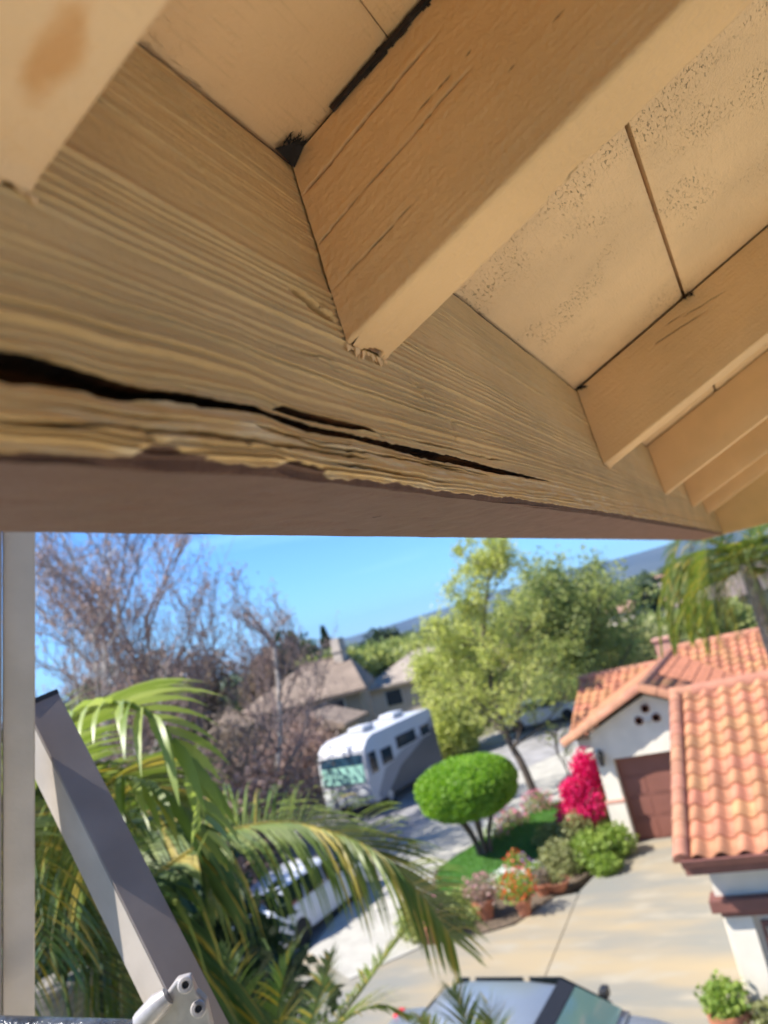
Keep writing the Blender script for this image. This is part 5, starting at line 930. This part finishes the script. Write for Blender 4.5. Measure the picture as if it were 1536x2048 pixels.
# ---------------- trees behind the houses
def conifer(px, pyb, pyt, D, rad, label, leaf='dark', seed=0, shape='round', n=5000, ls=.35, grp='evergreens beyond the houses'):
    b = LP(px, pyb, D); t_ = LP(px, pyt, D); h_ = t_[2]; r = np.random.default_rng(seed); rt = root('evergreen_tree', (b[0], b[1], -.1), label, 'tree', grp); mb = MB(); mb.tube([(b[0], b[1], -.1), (b[0] + .1, b[1], h_ * .6), (b[0], b[1], h_ * .97)], [.25, .16, .04], 8); mb.build('trunk', M_bark, rt, True)
    if shape == 'round': C = np.vstack([blob_points((b[0], b[1], h_ * .58), (rad, rad, h_ * .42), n // 2, r, .3, .45)] + [blob_points((b[0] + r.normal(0, rad * .5), b[1] + r.normal(0, rad * .5), h_ * r.uniform(.45, .8)), (rad * .45, rad * .45, h_ * .2), n // 12, r, .3, .4) for j in range(6)])
    else:
        u = r.random(n) ** .7; a = r.uniform(0, 6.28, n); rr = rad * (1 - u) ** .8 * r.uniform(.55, 1.1, n) * (1 + .25 * np.sin(u * 40)); C = np.stack([b[0] + rr * np.cos(a), b[1] + rr * np.sin(a), h_ * (.12 + .88 * u)], -1)
    C[:, 2] = np.maximum(C[:, 2], .1); foliage('crown', C, ls, LM[leaf], rt, seed); return rt
conifer(590, 1345, 1258, 62, 2.9, 'big dark rounded evergreen above the tan roofs', 'dark', 401); conifer(660, 1320, 1250, 72, 1.5, 'narrow dark conifer standing on the skyline', 'dark', 402, 'cone', 3500, .3); conifer(535, 1350, 1300, 58, 2.3, 'brownish evergreen left of the big rounded one', 'dryb', 403)
conifer(640, 1350, 1298, 60, 3.0, 'olive green tree behind the left of the chimney', 'green', 404); conifer(745, 1330, 1285, 64, 3.2, 'mid green rounded tree right of the chimney', 'green', 405); conifer(800, 1310, 1272, 68, 2.8, 'green tree touching the street tree crown on the left', 'green', 406)
conifer(770, 1300, 1255, 110, 3.2, 'dark conifer on the skyline left of the street tree', 'dark', 407); conifer(320, 1360, 1292, 40, 2.6, 'dark brown tree behind the forked bare tree', 'dryb', 408, n=6000, ls=.25); conifer(250, 1380, 1340, 44, 2.8, 'dark tree low on the horizon behind the bare trees', 'dark', 409); conifer(1240, 1240, 1205, 120, 4.0, 'far dark tree between street trees and fan palm', 'dark', 410); conifer(1385, 1160, 1128, 140, 5.0, 'far dark tree beneath the blue hill', 'dark', 411); conifer(1330, 1190, 1150, 150, 4, 'far evergreen just right of the fan palm crown', 'dark', 412); conifer(1360, 1265, 1228, 60, 2.6, 'olive tree between fan palm and right palm', 'green', 413); conifer(1420, 1250, 1200, 52, 3.0, 'green tree behind the drooping palm fronds', 'green', 414)
conifer(1300, 1300, 1225, 50, 3.2, 'green tree rising right behind the tiled ridge', 'green', 415, n=8000, ls=.22); conifer(150, 1420, 1385, 50, 3.4, 'dark tree at the horizon beside the ladder rail', 'dark', 416); conifer(1250, 1330, 1240, 44, 3.0, 'olive tree behind the left end of the tile roof', 'olive', 417, n=8000, ls=.2)
# woodland that reads as one mass, out to the hills
r = np.random.default_rng(77); Cs = []
for k in range(420):
    D = r.uniform(85, 700) ** 1.0; lat = r.uniform(-.62, .72) * D; c = FW * D + LF * lat; h_ = r.uniform(3.0, 6.0) * (.8 + D / 900); n = 90; Cs.append(blob_points((c[0], c[1], h_ * .5), (h_ * .7, h_ * .7, h_ * .5), n, r, .3, .4))
Cw = np.vstack(Cs); tag(foliage('far_woodland', Cw, 1.3, LM['far'], None, 78), 'distant green woodland below the blue hills', 'woodland', kind='stuff')
# ---------------- hills and air
na, nr = 220, 16; th = np.linspace(0, 2 * math.pi, na, endpoint=False); rad = np.linspace(2600, 5200, nr); TH, RR_ = np.meshgrid(th, rad)
prof = .35 + .9 * fbm(TH * 2.1 + 3, TH * 0 + 1, 501, 4); ridge_ = np.sin(np.clip((RR_ - 2600) / 2600, 0, 1) * math.pi) ** .9; a_cam = math.atan2(FW[1], FW[0]); rel = np.angle(np.exp(1j * (TH - a_cam)))
boost = 62 + 70 * np.clip(-rel / .45, -.25, 1) + 14 * np.cos(rel * 9 + .6)
HZ = -1.0 + np.maximum(0, ridge_ * boost * prof + 10 * ridge_ * (fbm(TH * 22, RR_ / 260, 505, 4) - .5) * 2); Vh = np.stack([RR_ * np.cos(TH), RR_ * np.sin(TH), HZ], -1).reshape(-1, 3); ii = np.arange(na * nr).reshape(nr, na); q = np.stack([ii[:-1], np.roll(ii[:-1], -1, 1), np.roll(ii[1:], -1, 1), ii[1:]], -1).reshape(-1, 4)
tag(mesh_np('hills', Vh, q, mat('hill scrub', (.03, .045, .045), .95, .3, .004, col2=(.065, .075, .06), detail=8), None, True), kind='structure')
mb = MB(); mb.box((300, 300, 120), (12400, 12400, 250)); hz = mb.build('haze', None); m, t, o = newmat('haze air'); pvn = N(t, 'ShaderNodeVolumePrincipled'); pvn.inputs['Color'].default_value = (.30, .56, 1, 1); pvn.inputs['Density'].default_value = .00011; pvn.inputs['Anisotropy'].default_value = .2; t.links.new(pvn.outputs[0], o.inputs['Volume']); hz.data.materials.append(m); tag(hz, 'thin blue daylight haze lying over the valley', 'haze', kind='stuff')
